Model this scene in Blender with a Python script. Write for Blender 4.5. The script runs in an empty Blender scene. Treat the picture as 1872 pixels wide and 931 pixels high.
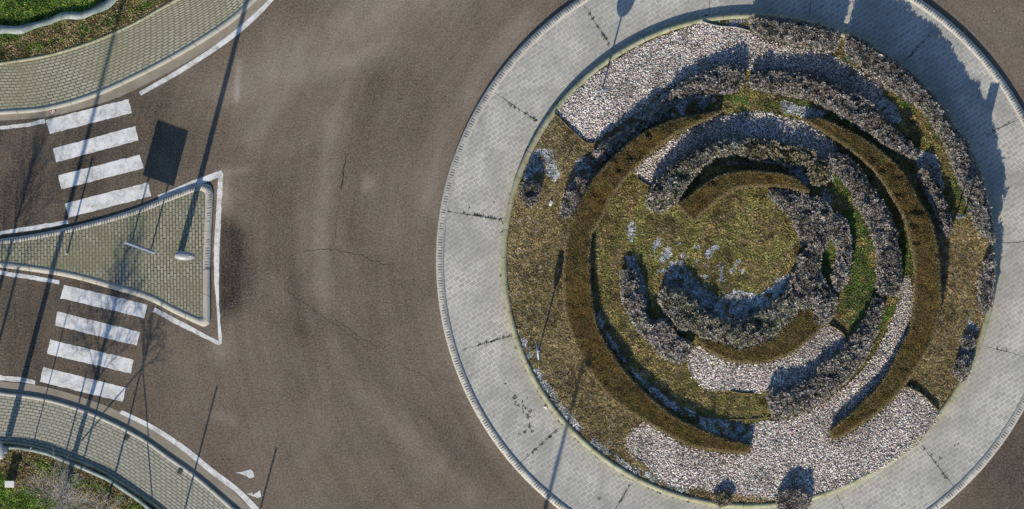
import bpy, bmesh, math, random
import numpy as np
from mathutils import Vector
from mathutils.geometry import tessellate_polygon

random.seed(4)
rng = np.random.default_rng(11)
scene = bpy.context.scene
COL = scene.collection
PPM = 50.0                                   # one metre is fifty photo pixels on the ground
CX, CY = 936.0, 465.5

# ------------------------------------------------------------------ camera, world, sun, exposure
cam_d = bpy.data.cameras.new("camera")
cam = bpy.data.objects.new("camera", cam_d)
COL.objects.link(cam)
CAM_H = 900.0
cam.location = (0, 0, CAM_H)
cam.rotation_euler = (0, 0, 0)
cam_d.sensor_width = 36
cam_d.lens = 36 * CAM_H / 37.44
cam_d.clip_start = 10
cam_d.clip_end = 3000
scene.camera = cam

SUN_EL = math.radians(27.0)
SUN_AZ = math.radians(180 + 14.7)
world = bpy.data.worlds.new("World")
scene.world = world
world.use_nodes = True
wn = world.node_tree.nodes
wl = world.node_tree.links
bg = wn["Background"]
sky = wn.new("ShaderNodeTexSky")
sky.sky_type = 'NISHITA'
sky.sun_disc = False
sky.sun_elevation = SUN_EL
sky.sun_rotation = SUN_AZ
sky.ozone_density = 4.0
sky.dust_density = 0.3
wl.new(sky.outputs[0], bg.inputs[0])
bg.inputs[1].default_value = 0.115
sun_d = bpy.data.lights.new("sun", 'SUN')
sun_d.energy = 4.7
sun_d.angle = math.radians(0.5)
sun_d.color = (1.0, 0.90, 0.73)
sun = bpy.data.objects.new("sun", sun_d)
COL.objects.link(sun)
SUNV = Vector((math.sin(SUN_AZ) * math.cos(SUN_EL), math.cos(SUN_AZ) * math.cos(SUN_EL), math.sin(SUN_EL)))
sun.rotation_euler = SUNV.to_track_quat('Z', 'Y').to_euler()
sun.location = SUNV * 60
vs = scene.view_settings
vs.view_transform = 'Standard'
vs.look = 'None'
vs.gamma = 1
vs.exposure = 0.35
vs.use_curve_mapping = False

# ------------------------------------------------------------------ small helpers
def W(px, py):
    return ((px - CX) / PPM, (CY - py) / PPM)

def WP(pts):
    a = np.asarray(pts, float)
    return np.stack([(a[:, 0] - CX) / PPM, (CY - a[:, 1]) / PPM], 1)

def catmull(pts, n=8, closed=False):
    p = np.asarray(pts, float)
    m = len(p)
    out = []
    rngi = range(m) if closed else range(m - 1)
    for i in rngi:
        if closed:
            a, b, c, d = p[(i - 1) % m], p[i], p[(i + 1) % m], p[(i + 2) % m]
        else:
            b, c = p[i], p[i + 1]
            a = p[i - 1] if i > 0 else 2 * b - c
            d = p[i + 2] if i + 2 < m else 2 * c - b
        for t in np.linspace(0, 1, n, endpoint=False):
            out.append(0.5 * ((2 * b) + (c - a) * t + (2 * a - 5 * b + 4 * c - d) * t * t + (3 * b - a - 3 * c + d) * t ** 3))
    if not closed:
        out.append(p[-1])
    return np.array(out)

def resample(p, n):
    p = np.asarray(p, float)
    s = np.concatenate([[0], np.cumsum(np.linalg.norm(np.diff(p, axis=0), axis=1))])
    t = np.linspace(0, s[-1], n)
    return np.stack([np.interp(t, s, p[:, k]) for k in range(p.shape[1])], 1)

def vnoise(x, y, scale, seed):
    """smooth value noise in -1..1"""
    r = np.random.default_rng(seed)
    g = r.random((128, 128)) * 2 - 1
    fx, fy = np.asarray(x) / scale + 500.37, np.asarray(y) / scale + 500.91
    ix, iy = np.floor(fx).astype(int), np.floor(fy).astype(int)
    tx, ty = fx - ix, fy - iy
    tx, ty = tx * tx * (3 - 2 * tx), ty * ty * (3 - 2 * ty)
    a, b = g[ix % 128, iy % 128], g[(ix + 1) % 128, iy % 128]
    c, d = g[ix % 128, (iy + 1) % 128], g[(ix + 1) % 128, (iy + 1) % 128]
    return (a * (1 - tx) + b * tx) * (1 - ty) + (c * (1 - tx) + d * tx) * ty

def inside(pts, poly):
    x, y = pts[:, 0], pts[:, 1]
    r = np.zeros(len(pts), bool)
    n = len(poly)
    j = n - 1
    for i in range(n):
        xi, yi, xj, yj = poly[i][0], poly[i][1], poly[j][0], poly[j][1]
        if yi != yj:
            c = ((yi > y) != (yj > y)) & (x < (xj - xi) * (y - yi) / (yj - yi) + xi)
            r ^= c
        j = i
    return r

def edge_dist(pts, poly):
    """distance to, and nearest point on, the outline"""
    best = np.full(len(pts), 1e9)
    near = np.zeros((len(pts), 2))
    n = len(poly)
    for i in range(n):
        a, b = np.asarray(poly[i]), np.asarray(poly[(i + 1) % n])
        ab = b - a
        l2 = ab @ ab
        if l2 < 1e-12:
            continue
        t = np.clip(((pts - a) @ ab) / l2, 0, 1)
        q = a + t[:, None] * ab
        d = np.linalg.norm(pts - q, axis=1)
        m = d < best
        best[m] = d[m]
        near[m] = q[m]
    return best, near

def link(o, parent=None):
    COL.objects.link(o)
    if parent:
        o.parent = parent
    return o

def tag(o, label=None, cat=None, group=None, kind=None):
    if label: o['label'] = label
    if cat: o['category'] = cat
    if group: o['group'] = group
    if kind: o['kind'] = kind
    return o

def empty(name, loc, rz=0):
    o = bpy.data.objects.new(name, None)
    o.empty_display_size = 0.2
    o.location = loc
    o.rotation_euler = (0, 0, rz)
    return link(o)

def np_mesh(name, verts, faces, mat, cols=None, parent=None, smooth=False, uvs=None):
    """verts (n,3); faces: list of (m,k) int arrays"""
    me = bpy.data.meshes.new(name)
    verts = np.asarray(verts, np.float32)
    me.vertices.add(len(verts))
    me.vertices.foreach_set("co", verts.ravel())
    loops = np.concatenate([np.asarray(f, np.int32).ravel() for f in faces])
    sizes = np.concatenate([np.full(len(f), np.asarray(f).shape[1], np.int32) for f in faces])
    starts = np.concatenate([[0], np.cumsum(sizes)[:-1]]).astype(np.int32)
    me.loops.add(len(loops))
    me.loops.foreach_set("vertex_index", loops)
    me.polygons.add(len(sizes))
    me.polygons.foreach_set("loop_start", starts)
    me.update(calc_edges=True)
    me.validate()
    if cols is not None:
        c = np.asarray(cols, np.float32)
        if c.ndim == 1:
            at = me.attributes.new("wear_shade", 'FLOAT', 'POINT')
            at.data.foreach_set("value", c)
        else:
            at = me.attributes.new("tint", 'FLOAT_COLOR', 'POINT')
            at.data.foreach_set("color", np.concatenate([c, np.ones((len(c), 1), np.float32)], 1).ravel())
    if uvs is not None:
        ul = me.uv_layers.new(name="UVMap")
        ul.data.foreach_set("uv", np.asarray(uvs, np.float32)[loops].ravel())
    if smooth:
        me.polygons.foreach_set("use_smooth", np.ones(len(me.polygons), bool))
    if mat:
        me.materials.append(mat)
    return link(bpy.data.objects.new(name, me), parent)

class MB:
    """collects bevelled boxes, tapered tubes and lathes in one mesh"""
    def __init__(s):
        s.bm = bmesh.new()
    def box(s, c, size, rot=None, bevel=0.0):
        r = bmesh.ops.create_cube(s.bm, size=1)
        vs_ = r['verts']
        for v in vs_:
            v.co = Vector((v.co.x * size[0], v.co.y * size[1], v.co.z * size[2]))
        if bevel:
            es = list({e for v in vs_ for e in v.link_edges})
            g = bmesh.ops.bevel(s.bm, geom=es, offset=bevel, segments=2, affect='EDGES', profile=0.7)
            vs_ = list({v for f in g['faces'] for v in f.verts} | {v for v in vs_ if v.is_valid})
        for v in vs_:
            if rot: v.co.rotate(rot)
            v.co += Vector(c)
        return s
    def tube(s, pts, radii, seg=10, cap=True):
        pts = [Vector(p) for p in pts]
        if not hasattr(radii, '__len__'): radii = [radii] * len(pts)
        rings = []
        up = None
        for i, p in enumerate(pts):
            d = (pts[min(i + 1, len(pts) - 1)] - pts[max(i - 1, 0)]).normalized()
            if up is None or abs(up.dot(d)) > 0.99:
                up = d.orthogonal().normalized()
            a = (up - d * up.dot(d)).normalized()
            up = a
            b = d.cross(a)
            rings.append([s.bm.verts.new(p + (a * math.cos(2 * math.pi * k / seg) + b * math.sin(2 * math.pi * k / seg)) * radii[i]) for k in range(seg)])
        for r0, r1 in zip(rings, rings[1:]):
            for k in range(seg):
                s.bm.faces.new((r0[k], r0[(k + 1) % seg], r1[(k + 1) % seg], r1[k]))
        if cap:
            s.bm.faces.new(rings[0][::-1])
            s.bm.faces.new(rings[-1])
        return s
    def done(s, name, mat, parent=None, smooth=False):
        bmesh.ops.recalc_face_normals(s.bm, faces=s.bm.faces[:])
        me = bpy.data.meshes.new(name)
        s.bm.to_mesh(me)
        s.bm.free()
        me.materials.append(mat)
        if smooth:
            for p in me.polygons: p.use_smooth = True
        return link(bpy.data.objects.new(name, me), parent)

# ------------------------------------------------------------------ materials
class NT:
    def __init__(s, name, rough=0.9, spec=0.25):
        s.m = bpy.data.materials.new(name)
        s.m.use_nodes = True
        s.t = s.m.node_tree
        s.b = s.t.nodes["Principled BSDF"]
        s.b.inputs["Roughness"].default_value = rough
        s.b.inputs["Specular IOR Level"].default_value = spec
    def n(s, typ, **kw):
        nd = s.t.nodes.new(typ)
        for k, v in kw.items():
            setattr(nd, k, v)
        return nd
    def l(s, a, b):
        s.t.links.new(a, b)
    def val(s, nd, key, v):
        if hasattr(v, 'is_linked') or isinstance(v, bpy.types.NodeSocket): s.l(v, nd.inputs[key])
        else: nd.inputs[key].default_value = v
    def math(s, op, a, b=0.0, c=None, clamp=False):
        nd = s.n("ShaderNodeMath", operation=op, use_clamp=clamp)
        s.val(nd, 0, a); s.val(nd, 1, b)
        if c is not None: s.val(nd, 2, c)
        return nd.outputs[0]
    def coord(s, kind="Object"):
        return s.n("ShaderNodeTexCoord").outputs[kind]
    def noise(s, vec, scale, detail=3, rough=0.55, dist=0.0):
        nd = s.n("ShaderNodeTexNoise")
        s.l(vec, nd.inputs["Vector"])
        nd.inputs["Scale"].default_value = scale
        nd.inputs["Detail"].default_value = detail
        nd.inputs["Roughness"].default_value = rough
        nd.inputs["Distortion"].default_value = dist
        return nd.outputs["Fac"]
    def ramp(s, fac, stops):
        nd = s.n("ShaderNodeValToRGB")
        s.l(fac, nd.inputs[0])
        el = nd.color_ramp.elements
        while len(el) < len(stops): el.new(0.5)
        for e, (p, c) in zip(el, stops):
            e.position = p
            e.color = (*c, 1) if len(c) == 3 else c
        return nd.outputs[0]
    def mix(s, fac, a, b, mode='MIX'):
        nd = s.n("ShaderNodeMix", data_type='RGBA', blend_type=mode)
        s.val(nd, 0, fac)
        for i, v in ((6, a), (7, b)):
            if isinstance(v, tuple): nd.inputs[i].default_value = (*v, 1)
            else: s.l(v, nd.inputs[i])
        return nd.outputs[2]
    def base(s, c):
        if isinstance(c, tuple): s.b.inputs["Base Color"].default_value = (*c, 1)
        else: s.l(c, s.b.inputs["Base Color"])
    def bump(s, h, strength=0.4, dist=0.02):
        nd = s.n("ShaderNodeBump")
        nd.inputs["Strength"].default_value = strength
        nd.inputs["Distance"].default_value = dist
        s.l(h, nd.inputs["Height"])
        s.l(nd.outputs[0], s.b.inputs["Normal"])

M = {}

def mat_asphalt():
    t = NT("asphalt", 0.92, 0.2)
    co = t.coord()
    at = t.n("ShaderNodeAttribute", attribute_name="wear_shade").outputs["Fac"]
    # circulating tyre streaks: noise in polar coordinates about the roundabout's centre
    mp = t.n("ShaderNodeMapping"); t.l(co, mp.inputs[0])
    mp.inputs["Location"].default_value = (-(1369 - CX) / PPM, -(CY - 477) / PPM, 0)
    sx = t.n("ShaderNodeSeparateXYZ"); t.l(mp.outputs[0], sx.inputs[0])
    rad = t.math('SQRT', t.math('ADD', t.math('MULTIPLY', sx.outputs[0], sx.outputs[0]), t.math('MULTIPLY', sx.outputs[1], sx.outputs[1])))
    ang = t.math('ARCTAN2', sx.outputs[1], t.math('MULTIPLY', sx.outputs[0], -1.0))
    cv = t.n("ShaderNodeCombineXYZ")
    t.l(t.math('MULTIPLY', ang, 3.0), cv.inputs[0]); t.l(t.math('MULTIPLY', rad, 2.6), cv.inputs[1])
    streak = t.noise(cv.outputs[0], 1.0, 4, 0.6)
    big = t.noise(co, 0.35, 4, 0.6, 0.6)
    mid = t.noise(co, 3.0, 4, 0.65)
    grain = t.noise(co, 15.0, 3, 0.8)
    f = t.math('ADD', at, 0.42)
    f = t.math('ADD', f, t.math('MULTIPLY', t.math('SUBTRACT', streak, 0.5), 0.27))
    f = t.math('ADD', f, t.math('MULTIPLY', t.math('SUBTRACT', big, 0.5), 0.40))
    f = t.math('ADD', f, t.math('MULTIPLY', t.math('SUBTRACT', mid, 0.5), 0.22))
    f = t.math('ADD', f, t.math('MULTIPLY', t.math('SUBTRACT', grain, 0.5), 1.35), clamp=True)
    c = t.ramp(f, [(0.0, (0.022, 0.021, 0.020)), (0.42, (0.140, 0.116, 0.090)), (0.75, (0.228, 0.199, 0.164)), (1.0, (0.29, 0.27, 0.25))])
    hue = t.noise(co, 0.8, 3, 0.6)
    c = t.mix(t.math('MULTIPLY', t.math('SUBTRACT', hue, 0.35, clamp=True), 0.9), c, t.mix(1.0, c, (1.18, 0.95, 0.78), 'MULTIPLY'))
    # pale aggregate and dark pits
    vo = t.n("ShaderNodeTexVoronoi", feature='F1'); t.l(co, vo.inputs["Vector"]); vo.inputs["Scale"].default_value = 9.0
    speck = t.math('LESS_THAN', vo.outputs["Distance"], 0.14)
    pick = t.math('GREATER_THAN', t.n("ShaderNodeSeparateColor").outputs[0], 2)
    sc = t.n("ShaderNodeSeparateColor"); t.l(vo.outputs["Color"], sc.inputs[0])
    sel = t.math('MULTIPLY', speck, t.math('GREATER_THAN', sc.outputs[0], 0.90))
    c = t.mix(t.math('MULTIPLY', sel, 0.55), c, (0.42, 0.40, 0.36))
    t.base(c)
    t.bump(grain, 0.35, 0.012)
    return t.m

def mat_paint():
    t = NT("road_paint", 0.75, 0.3)
    co = t.coord()
    n1 = t.noise(co, 1.6, 6, 0.75)
    n2 = t.noise(co, 22, 4, 0.8)
    n3 = t.noise(co, 7, 4, 0.7)
    w = t.math('ADD', t.math('MULTIPLY', n1, 0.6), t.math('ADD', t.math('MULTIPLY', n2, 0.45), t.math('MULTIPLY', n3, 0.2)))
    c = t.ramp(w, [(0.48, (0.22, 0.205, 0.185)), (0.57, (0.46, 0.45, 0.44)), (0.67, (0.66, 0.66, 0.655)), (0.80, (0.76, 0.765, 0.77))])
    t.base(c)
    t.bump(n2, 0.2, 0.006)
    return t.m

def mat_pavers(name, uv, rot, bw, bh, c1, c2, mortar, msize, stain, stain_amt, moss=0.0, moss_col=(0.09, 0.1, 0.03), var=0.35, seed=0.0):
    t = NT(name, 0.9, 0.25)
    co = t.coord("UV" if uv else "Object")
    oc = t.coord("Object")
    mp = t.n("ShaderNodeMapping"); t.l(co, mp.inputs[0])
    mp.inputs["Rotation"].default_value = (0, 0, rot)
    mp.inputs["Location"].default_value = (3.1 + seed, 7.3, 0)
    wob = t.n("ShaderNodeTexNoise"); t.l(mp.outputs[0], wob.inputs["Vector"]); wob.inputs["Scale"].default_value = 2.5
    wv = t.n("ShaderNodeVectorMath", operation='SCALE'); t.l(wob.outputs["Color"], wv.inputs[0]); wv.inputs["Scale"].default_value = 0.035
    ad = t.n("ShaderNodeVectorMath", operation='ADD'); t.l(mp.outputs[0], ad.inputs[0]); t.l(wv.outputs[0], ad.inputs[1])
    br = t.n("ShaderNodeTexBrick")
    t.l(ad.outputs[0], br.inputs["Vector"])
    br.inputs["Scale"].default_value = 1.0
    br.inputs["Brick Width"].default_value = bw
    br.inputs["Row Height"].default_value = bh
    br.inputs["Mortar Size"].default_value = msize
    br.inputs["Mortar Smooth"].default_value = 0.25
    br.inputs["Color1"].default_value = (*c1, 1)
    br.inputs["Color2"].default_value = (*c2, 1)
    br.inputs["Mortar"].default_value = (*mortar, 1)
    big = t.noise(oc, 0.6, 5, 0.65, 0.8)
    fine = t.noise(oc, 18, 3, 0.7)
    c = t.mix(t.math('MULTIPLY', t.math('SUBTRACT', big, 0.36, clamp=True), stain_amt * 3), br.outputs["Color"], stain)
    at = t.n("ShaderNodeAttribute", attribute_name="wear_shade").outputs["Fac"]
    mo = t.math('MULTIPLY', t.math('ADD', t.math('MULTIPLY', t.math('SUBTRACT', t.noise(oc, 2.3, 5, 0.7), 0.5), moss * 2.5), at, clamp=True), 0.85)
    c = t.mix(mo, c, moss_col)
    v = t.math('ADD', t.math('MULTIPLY', t.math('SUBTRACT', fine, 0.5), var * 2), 1.0)
    vv = t.n("ShaderNodeCombineXYZ")
    for k in range(3): t.l(v, vv.inputs[k])
    c = t.mix(1.0, c, vv.outputs[0], 'MULTIPLY')
    t.base(c)
    t.bump(t.math('ADD', t.math('MULTIPLY', br.outputs["Fac"], -0.7), t.math('MULTIPLY', fine, 0.3)), 0.5, 0.012)
    return t.m

def mat_concrete(name, c1, c2, ribs=False, stone=0.5, ribcol=(0.10, 0.10, 0.10), moss=None):
    t = NT(name, 0.88, 0.25)
    oc = t.coord("Object")
    n1 = t.noise(oc, 1.6, 5, 0.65)
    n2 = t.noise(oc, 20, 3, 0.7)
    f = t.math('ADD', t.math('MULTIPLY', n1, 0.65), t.math('MULTIPLY', n2, 0.35))
    c = t.ramp(f, [(0.32, c1), (0.66, c2)])
    if moss:
        c = t.mix(t.math('MULTIPLY', t.math('SUBTRACT', t.noise(oc, 3.1, 4, 0.7), 0.42, clamp=True), 4.5, clamp=True), c, moss)
    if stone:
        uv = t.n("ShaderNodeSeparateXYZ"); t.l(t.coord("UV"), uv.inputs[0])
        u = t.math('FRACT', t.math('DIVIDE', uv.outputs[0], stone))
        joint = t.math('LESS_THAN', u, 0.035)
        c = t.mix(t.math('MULTIPLY', joint, 0.75), c, ribcol)
        if ribs:
            inb = t.math('MULTIPLY', t.math('GREATER_THAN', u, 0.22), t.math('LESS_THAN', u, 0.86))
            v = uv.outputs[1]
            inv = t.math('MULTIPLY', t.math('GREATER_THAN', v, 0.06), t.math('LESS_THAN', v, 0.205))
            saw = t.math('LESS_THAN', t.math('FRACT', t.math('MULTIPLY', uv.outputs[0], 10.0)), 0.5)
            worn = t.math('GREATER_THAN', t.noise(oc, 2.4, 3, 0.6), 0.38)
            rib = t.math('MULTIPLY', t.math('MULTIPLY', inb, inv), t.math('MULTIPLY', saw, worn))
            c = t.mix(t.math('MULTIPLY', rib, 0.85), c, ribcol)
    t.base(c)
    t.bump(n2, 0.3, 0.01)
    return t.m

def mat_soil(name, stops, scale=3.0, grain=22):
    t = NT(name, 0.95, 0.1)
    oc = t.coord("Object")
    n1 = t.noise(oc, scale, 5, 0.7, 0.5)
    n2 = t.noise(oc, grain, 3, 0.75)
    f = t.math('ADD', t.math('MULTIPLY', n1, 0.5), t.math('MULTIPLY', n2, 0.5))
    t.base(t.ramp(f, stops))
    t.bump(n2, 0.8, 0.04)
    return t.m

def mat_tint(name, rough=0.85, spec=0.15, trans=0.0):
    t = NT(name, rough, spec)
    at = t.n("ShaderNodeAttribute", attribute_name="tint").outputs["Color"]
    n = t.noise(t.coord(), 9.0, 2, 0.6)
    c = t.mix(t.math('MULTIPLY', n, 0.5), at, t.mix(1.0, at, (0.72, 0.72, 0.70), 'MULTIPLY'))
    t.base(c)
    return t.m

def mat_metal(name, c1, c2, rough=0.45, metallic=0.0, scale=6):
    t = NT(name, rough, 0.5)
    n = t.noise(t.coord(), scale, 4, 0.65)
    t.base(t.ramp(n, [(0.35, c1), (0.65, c2)]))
    t.b.inputs["Metallic"].default_value = metallic
    return t.m

M['asphalt'] = mat_asphalt()
M['paint'] = mat_paint()
M['apron'] = mat_pavers("apron_pavers", False, math.radians(-33), 0.27, 0.155, (0.325, 0.317, 0.290), (0.43, 0.418, 0.378), (0.62, 0.595, 0.535), 0.014, (0.26, 0.255, 0.238), 0.9, 0.0, (0.26, 0.245, 0.15), 0.25)
M['walk'] = mat_pavers("sidewalk_pavers", True, 0.0, 0.235, 0.118, (0.305, 0.293, 0.235), (0.395, 0.378, 0.31), (0.06, 0.062, 0.03), 0.017, (0.20, 0.19, 0.115), 0.7, 0.25, (0.17, 0.165, 0.06), 0.25)
M['walk_grey'] = mat_pavers("sidewalk_pavers_grey", True, 0.0, 0.235, 0.118, (0.295, 0.285, 0.24), (0.375, 0.36, 0.30), (0.07, 0.072, 0.05), 0.015, (0.24, 0.24, 0.20), 0.5, 0.05, (0.17, 0.165, 0.07), 0.22)
M['island'] = mat_pavers("splitter_pavers", False, math.radians(89), 0.235, 0.118, (0.255, 0.245, 0.185), (0.35, 0.335, 0.265), (0.04, 0.044, 0.027), 0.017, (0.16, 0.155, 0.09), 0.8, 0.3, (0.15, 0.14, 0.055), 0.3, 0.4)
M['kerb'] = mat_concrete("kerb_ribbed", (0.34, 0.33, 0.30), (0.47, 0.455, 0.41), True, 0.5, (0.07, 0.07, 0.07))
M['kerb_plain'] = mat_concrete("kerb_plain", (0.30, 0.29, 0.255), (0.40, 0.385, 0.34), False, 1.0, (0.16, 0.15, 0.11))
M['kerb_moss'] = mat_concrete("kerb_mossy", (0.27, 0.265, 0.175), (0.40, 0.39, 0.29), False, 1.0, (0.12, 0.12, 0.06), (0.23, 0.23, 0.125))
M['gutter'] = mat_concrete("gutter_concrete", (0.185, 0.160, 0.122), (0.285, 0.255, 0.205), False, 0.0)
M['soil'] = mat_soil("bed_soil", [(0.30, (0.022, 0.018, 0.009)), (0.48, (0.13, 0.105, 0.05)), (0.62, (0.23, 0.185, 0.09)), (0.78, (0.30, 0.26, 0.16))])
M['verge_soil'] = mat_soil("verge_soil", [(0.30, (0.012, 0.02, 0.006)), (0.5, (0.04, 0.05, 0.014)), (0.70, (0.09, 0.075, 0.03))])
M['gravel_bed'] = mat_soil("gravel_bed", [(0.3, (0.06, 0.053, 0.05)), (0.5, (0.20, 0.18, 0.17)), (0.72, (0.42, 0.38, 0.36))], 6, 26)
M['plant'] = mat_tint("leaf_tint")
M['stone'] = mat_tint("stone_tint", 0.8, 0.3)
M['crack'] = mat_soil("crack_fill", [(0.3, (0.012, 0.011, 0.011)), (0.7, (0.04, 0.035, 0.03))])
M['stain'] = mat_soil("moss_stain", [(0.35, (0.05, 0.055, 0.04)), (0.5, (0.13, 0.135, 0.115)), (0.65, (0.24, 0.245, 0.235))], 9)
M['galv'] = mat_metal("galvanised_steel", (0.30, 0.33, 0.36), (0.42, 0.45, 0.48), 0.5, 0.3)
M['lamp'] = mat_metal("lamp_paint", (0.26, 0.26, 0.275), (0.36, 0.36, 0.375), 0.4, 0.0, 3)
M['lens'] = mat_metal("lamp_lens", (0.55, 0.56, 0.55), (0.7, 0.7, 0.69), 0.15)
M['blue'] = mat_metal("sign_blue", (0.02, 0.06, 0.25), (0.03, 0.08, 0.30), 0.4)
M['rail'] = mat_metal("fence_rail", (0.10, 0.135, 0.125), (0.28, 0.325, 0.305), 0.75, 0.0, 3)
M['bark'] = mat_metal("tree_bark", (0.20, 0.185, 0.17), (0.40, 0.385, 0.37), 0.9, 0.0, 14)
M['wood'] = mat_metal("stake_wood", (0.16, 0.12, 0.08), (0.26, 0.20, 0.13), 0.85, 0.0, 12)
M['cab'] = mat_metal("cabinet_plastic", (0.56, 0.56, 0.54), (0.66, 0.66, 0.64), 0.6, 0.0, 5)
M['iron'] = mat_metal("cast_iron", (0.035, 0.04, 0.035), (0.07, 0.075, 0.065), 0.7, 0.2, 20)
M['litter_pink'] = mat_metal("litter_pink", (0.55, 0.22, 0.22), (0.75, 0.60, 0.58), 0.7, 0.0, 14)
M['litter_white'] = mat_metal("litter_white", (0.62, 0.55, 0.50), (0.75, 0.72, 0.68), 0.7, 0.0, 14)
M['litter_blue'] = mat_metal("litter_blue", (0.30, 0.36, 0.38), (0.48, 0.54, 0.55), 0.5, 0.0, 8)

# ------------------------------------------------------------------ sheet and strip builders
def sheet(name, poly_px, z, mat, parent=None):
    p = WP(poly_px)
    tris = tessellate_polygon([[Vector((a, b, 0)) for a, b in p]])
    v = np.concatenate([p, np.full((len(p), 1), z)], 1)
    f = np.array(tris, int)
    a, b, c = v[f[:, 0]], v[f[:, 1]], v[f[:, 2]]
    flip = ((b[:, 0] - a[:, 0]) * (c[:, 1] - a[:, 1]) - (b[:, 1] - a[:, 1]) * (c[:, 0] - a[:, 0])) < 0
    f[flip] = f[flip][:, ::-1]
    return np_mesh(name, v, [f], mat, parent=parent)

def strip(name, ea, eb, z, mat, across=1, base=None, wear_shade=None, n=None, za=None):
    """band between two photo-pixel curves; base = height the sides go down to"""
    A, B = WP(ea), WP(eb)
    L = np.linalg.norm(np.diff(A, axis=0), axis=1).sum()
    n = n or max(int(L / 0.15), 4)
    A, B = resample(A, n), resample(B, n)
    mid = (A + B) / 2
    s = np.concatenate([[0], np.cumsum(np.linalg.norm(np.diff(mid, axis=0), axis=1))])
    k = across + 1
    V, U, Wr = [], [], []
    for j in range(k):
        t = j / across
        V.append(np.concatenate([A * (1 - t) + B * t, np.full((n, 1), z)], 1))
        wd = np.linalg.norm(B - A, axis=1) * t
        U.append(np.stack([s, wd], 1))
        Wr.append(np.full(n, 0.0 if wear_shade is None else wear_shade(t)))
        if za is not None: V[-1][:, 2] = za * (1 - t) + z * t
    V, U, Wr = np.concatenate(V), np.concatenate(U), np.concatenate(Wr)
    i = np.arange(n - 1)
    F = [np.stack([j * n + i, j * n + i + 1, (j + 1) * n + i + 1, (j + 1) * n + i], 1) for j in range(across)]
    if base is not None:
        m = len(V)
        for e, src in ((A, 0), (B, (k - 1) * n)):
            V = np.concatenate([V, np.concatenate([e, np.full((n, 1), base)], 1)])
            U = np.concatenate([U, np.stack([s, np.full(n, -0.1 if src == 0 else 1.0)], 1)])
            Wr = np.concatenate([Wr, np.zeros(n)])
            o = len(V) - n
            F.append(np.stack([src + i, src + i + 1, o + i + 1, o + i], 1))
        o1, o2 = m, m + n
        q = []
        for e in (0, n - 1):
            q.append([e, (k - 1) * n + e, o2 + e, o1 + e])
        F.append(np.array(q))
    ob = np_mesh(name, V, F, mat, cols=Wr, uvs=U)
    me = ob.data
    bm = bmesh.new(); bm.from_mesh(me)
    bmesh.ops.recalc_face_normals(bm, faces=bm.faces[:])
    bm.faces.ensure_lookup_table()
    if bm.faces[0].normal.z < 0:
        bmesh.ops.reverse_faces(bm, faces=bm.faces[:])
    bm.to_mesh(me); bm.free()
    return ob

def arc(r, a0=0, a1=360, n=200, c=(1369, 477)):
    t = np.radians(np.linspace(a0, a1, n))
    return np.stack([c[0] + r * np.cos(t), c[1] - r * np.sin(t)], 1)

def structure(o):
    o['kind'] = 'structure'
    return o

# ------------------------------------------------------------------ ground and road
g = 400.0
structure(np_mesh("ground", [(-g, -g, -0.02), (g, -g, -0.02), (g, g, -0.02), (-g, g, -0.02)], [np.array([[0, 1, 2, 3]])], M['verge_soil']))

def gauss_seg(x, y, p0, p1, w):
    ax, ay, bx, by = *p0, *p1
    dx, dy = bx - ax, by - ay
    t = np.clip(((x - ax) * dx + (y - ay) * dy) / (dx * dx + dy * dy), 0, 1)
    d = np.hypot(x - ax - t * dx, y - ay - t * dy)
    return np.exp(-(d / w) ** 2)

nx, ny = 560, 330
gx, gy = np.meshgrid(np.linspace(-700, 2600, nx), np.linspace(-420, 1420, ny))
x, y = gx.ravel(), gy.ravel()
wear_shade = np.zeros_like(x)
nz = vnoise(x, y, 28, 1)
nz2 = vnoise(x, y, 70, 2)
def poly_gauss(pts, w):
    r = np.zeros_like(x)
    for a, b in zip(pts, pts[1:]): r = np.maximum(r, gauss_seg(x, y, a, b, w))
    return r
wear_shade += 0.24 * poly_gauss([(430, 175), (520, 115), (640, 55), (800, -30)], 48) * (1 + 0.25 * nz)
wear_shade += 0.13 * poly_gauss([(455, 250), (560, 130), (700, 90)], 22) * (1 + 0.25 * nz)
wear_shade += 0.15 * poly_gauss([(640, 120), (600, 260), (585, 420), (588, 560)], 17) * (1 + 0.25 * nz)
wear_shade -= 0.10 * poly_gauss([(690, 150), (650, 300), (640, 440)], 22)
wear_shade += 0.16 * poly_gauss([(960, 40), (880, 130), (800, 270), (780, 380)], 24) * (1 + 0.25 * nz)
wear_shade += 0.10 * poly_gauss([(790, 560), (830, 700), (900, 820)], 14)
wear_shade += 0.09 * poly_gauss([(500, 520), (600, 620), (700, 760), (860, 900)], 18) * (1 + 0.25 * nz)
wear_shade -= 0.08 * poly_gauss([(560, 560), (700, 690), (900, 880)], 25)
wear_shade -= 0.12 * poly_gauss([(500, 350), (520, 480), (560, 600)], 30)
wear_shade -= 0.36 * np.clip((x - 400) / 6, 0, 1) * np.clip(1.3 * np.exp(-((np.clip(x - 412, 0, None) / (38 * np.exp(-((y - 490) / 110) ** 2) + 6)) ** 2 + ((y - 487) / 88) ** 4)), 0, 1) * (1 + 0.3 * nz)
wear_shade += 0.42 * np.exp(-(((x - 411) / 13) ** 2 + ((y - 352) / 42) ** 2)) * (1 + 0.25 * nz)
wear_shade += 0.20 * poly_gauss([(405, 318), (450, 310)], 7)
wear_shade += 0.30 * poly_gauss([(437, 110), (432, 185)], 5) * (1 + nz)
wear_shade += 0.26 * np.exp(-(((x - 672) / 13) ** 2 + ((y - 337) / 17) ** 2))
wear_shade += 0.22 * np.exp(-(((x - 402) / 16) ** 2 + ((y - 640) / 24) ** 2))
wear_shade += 0.20 * poly_gauss([(395, 760), (420, 762), (425, 775)], 10)
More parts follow.
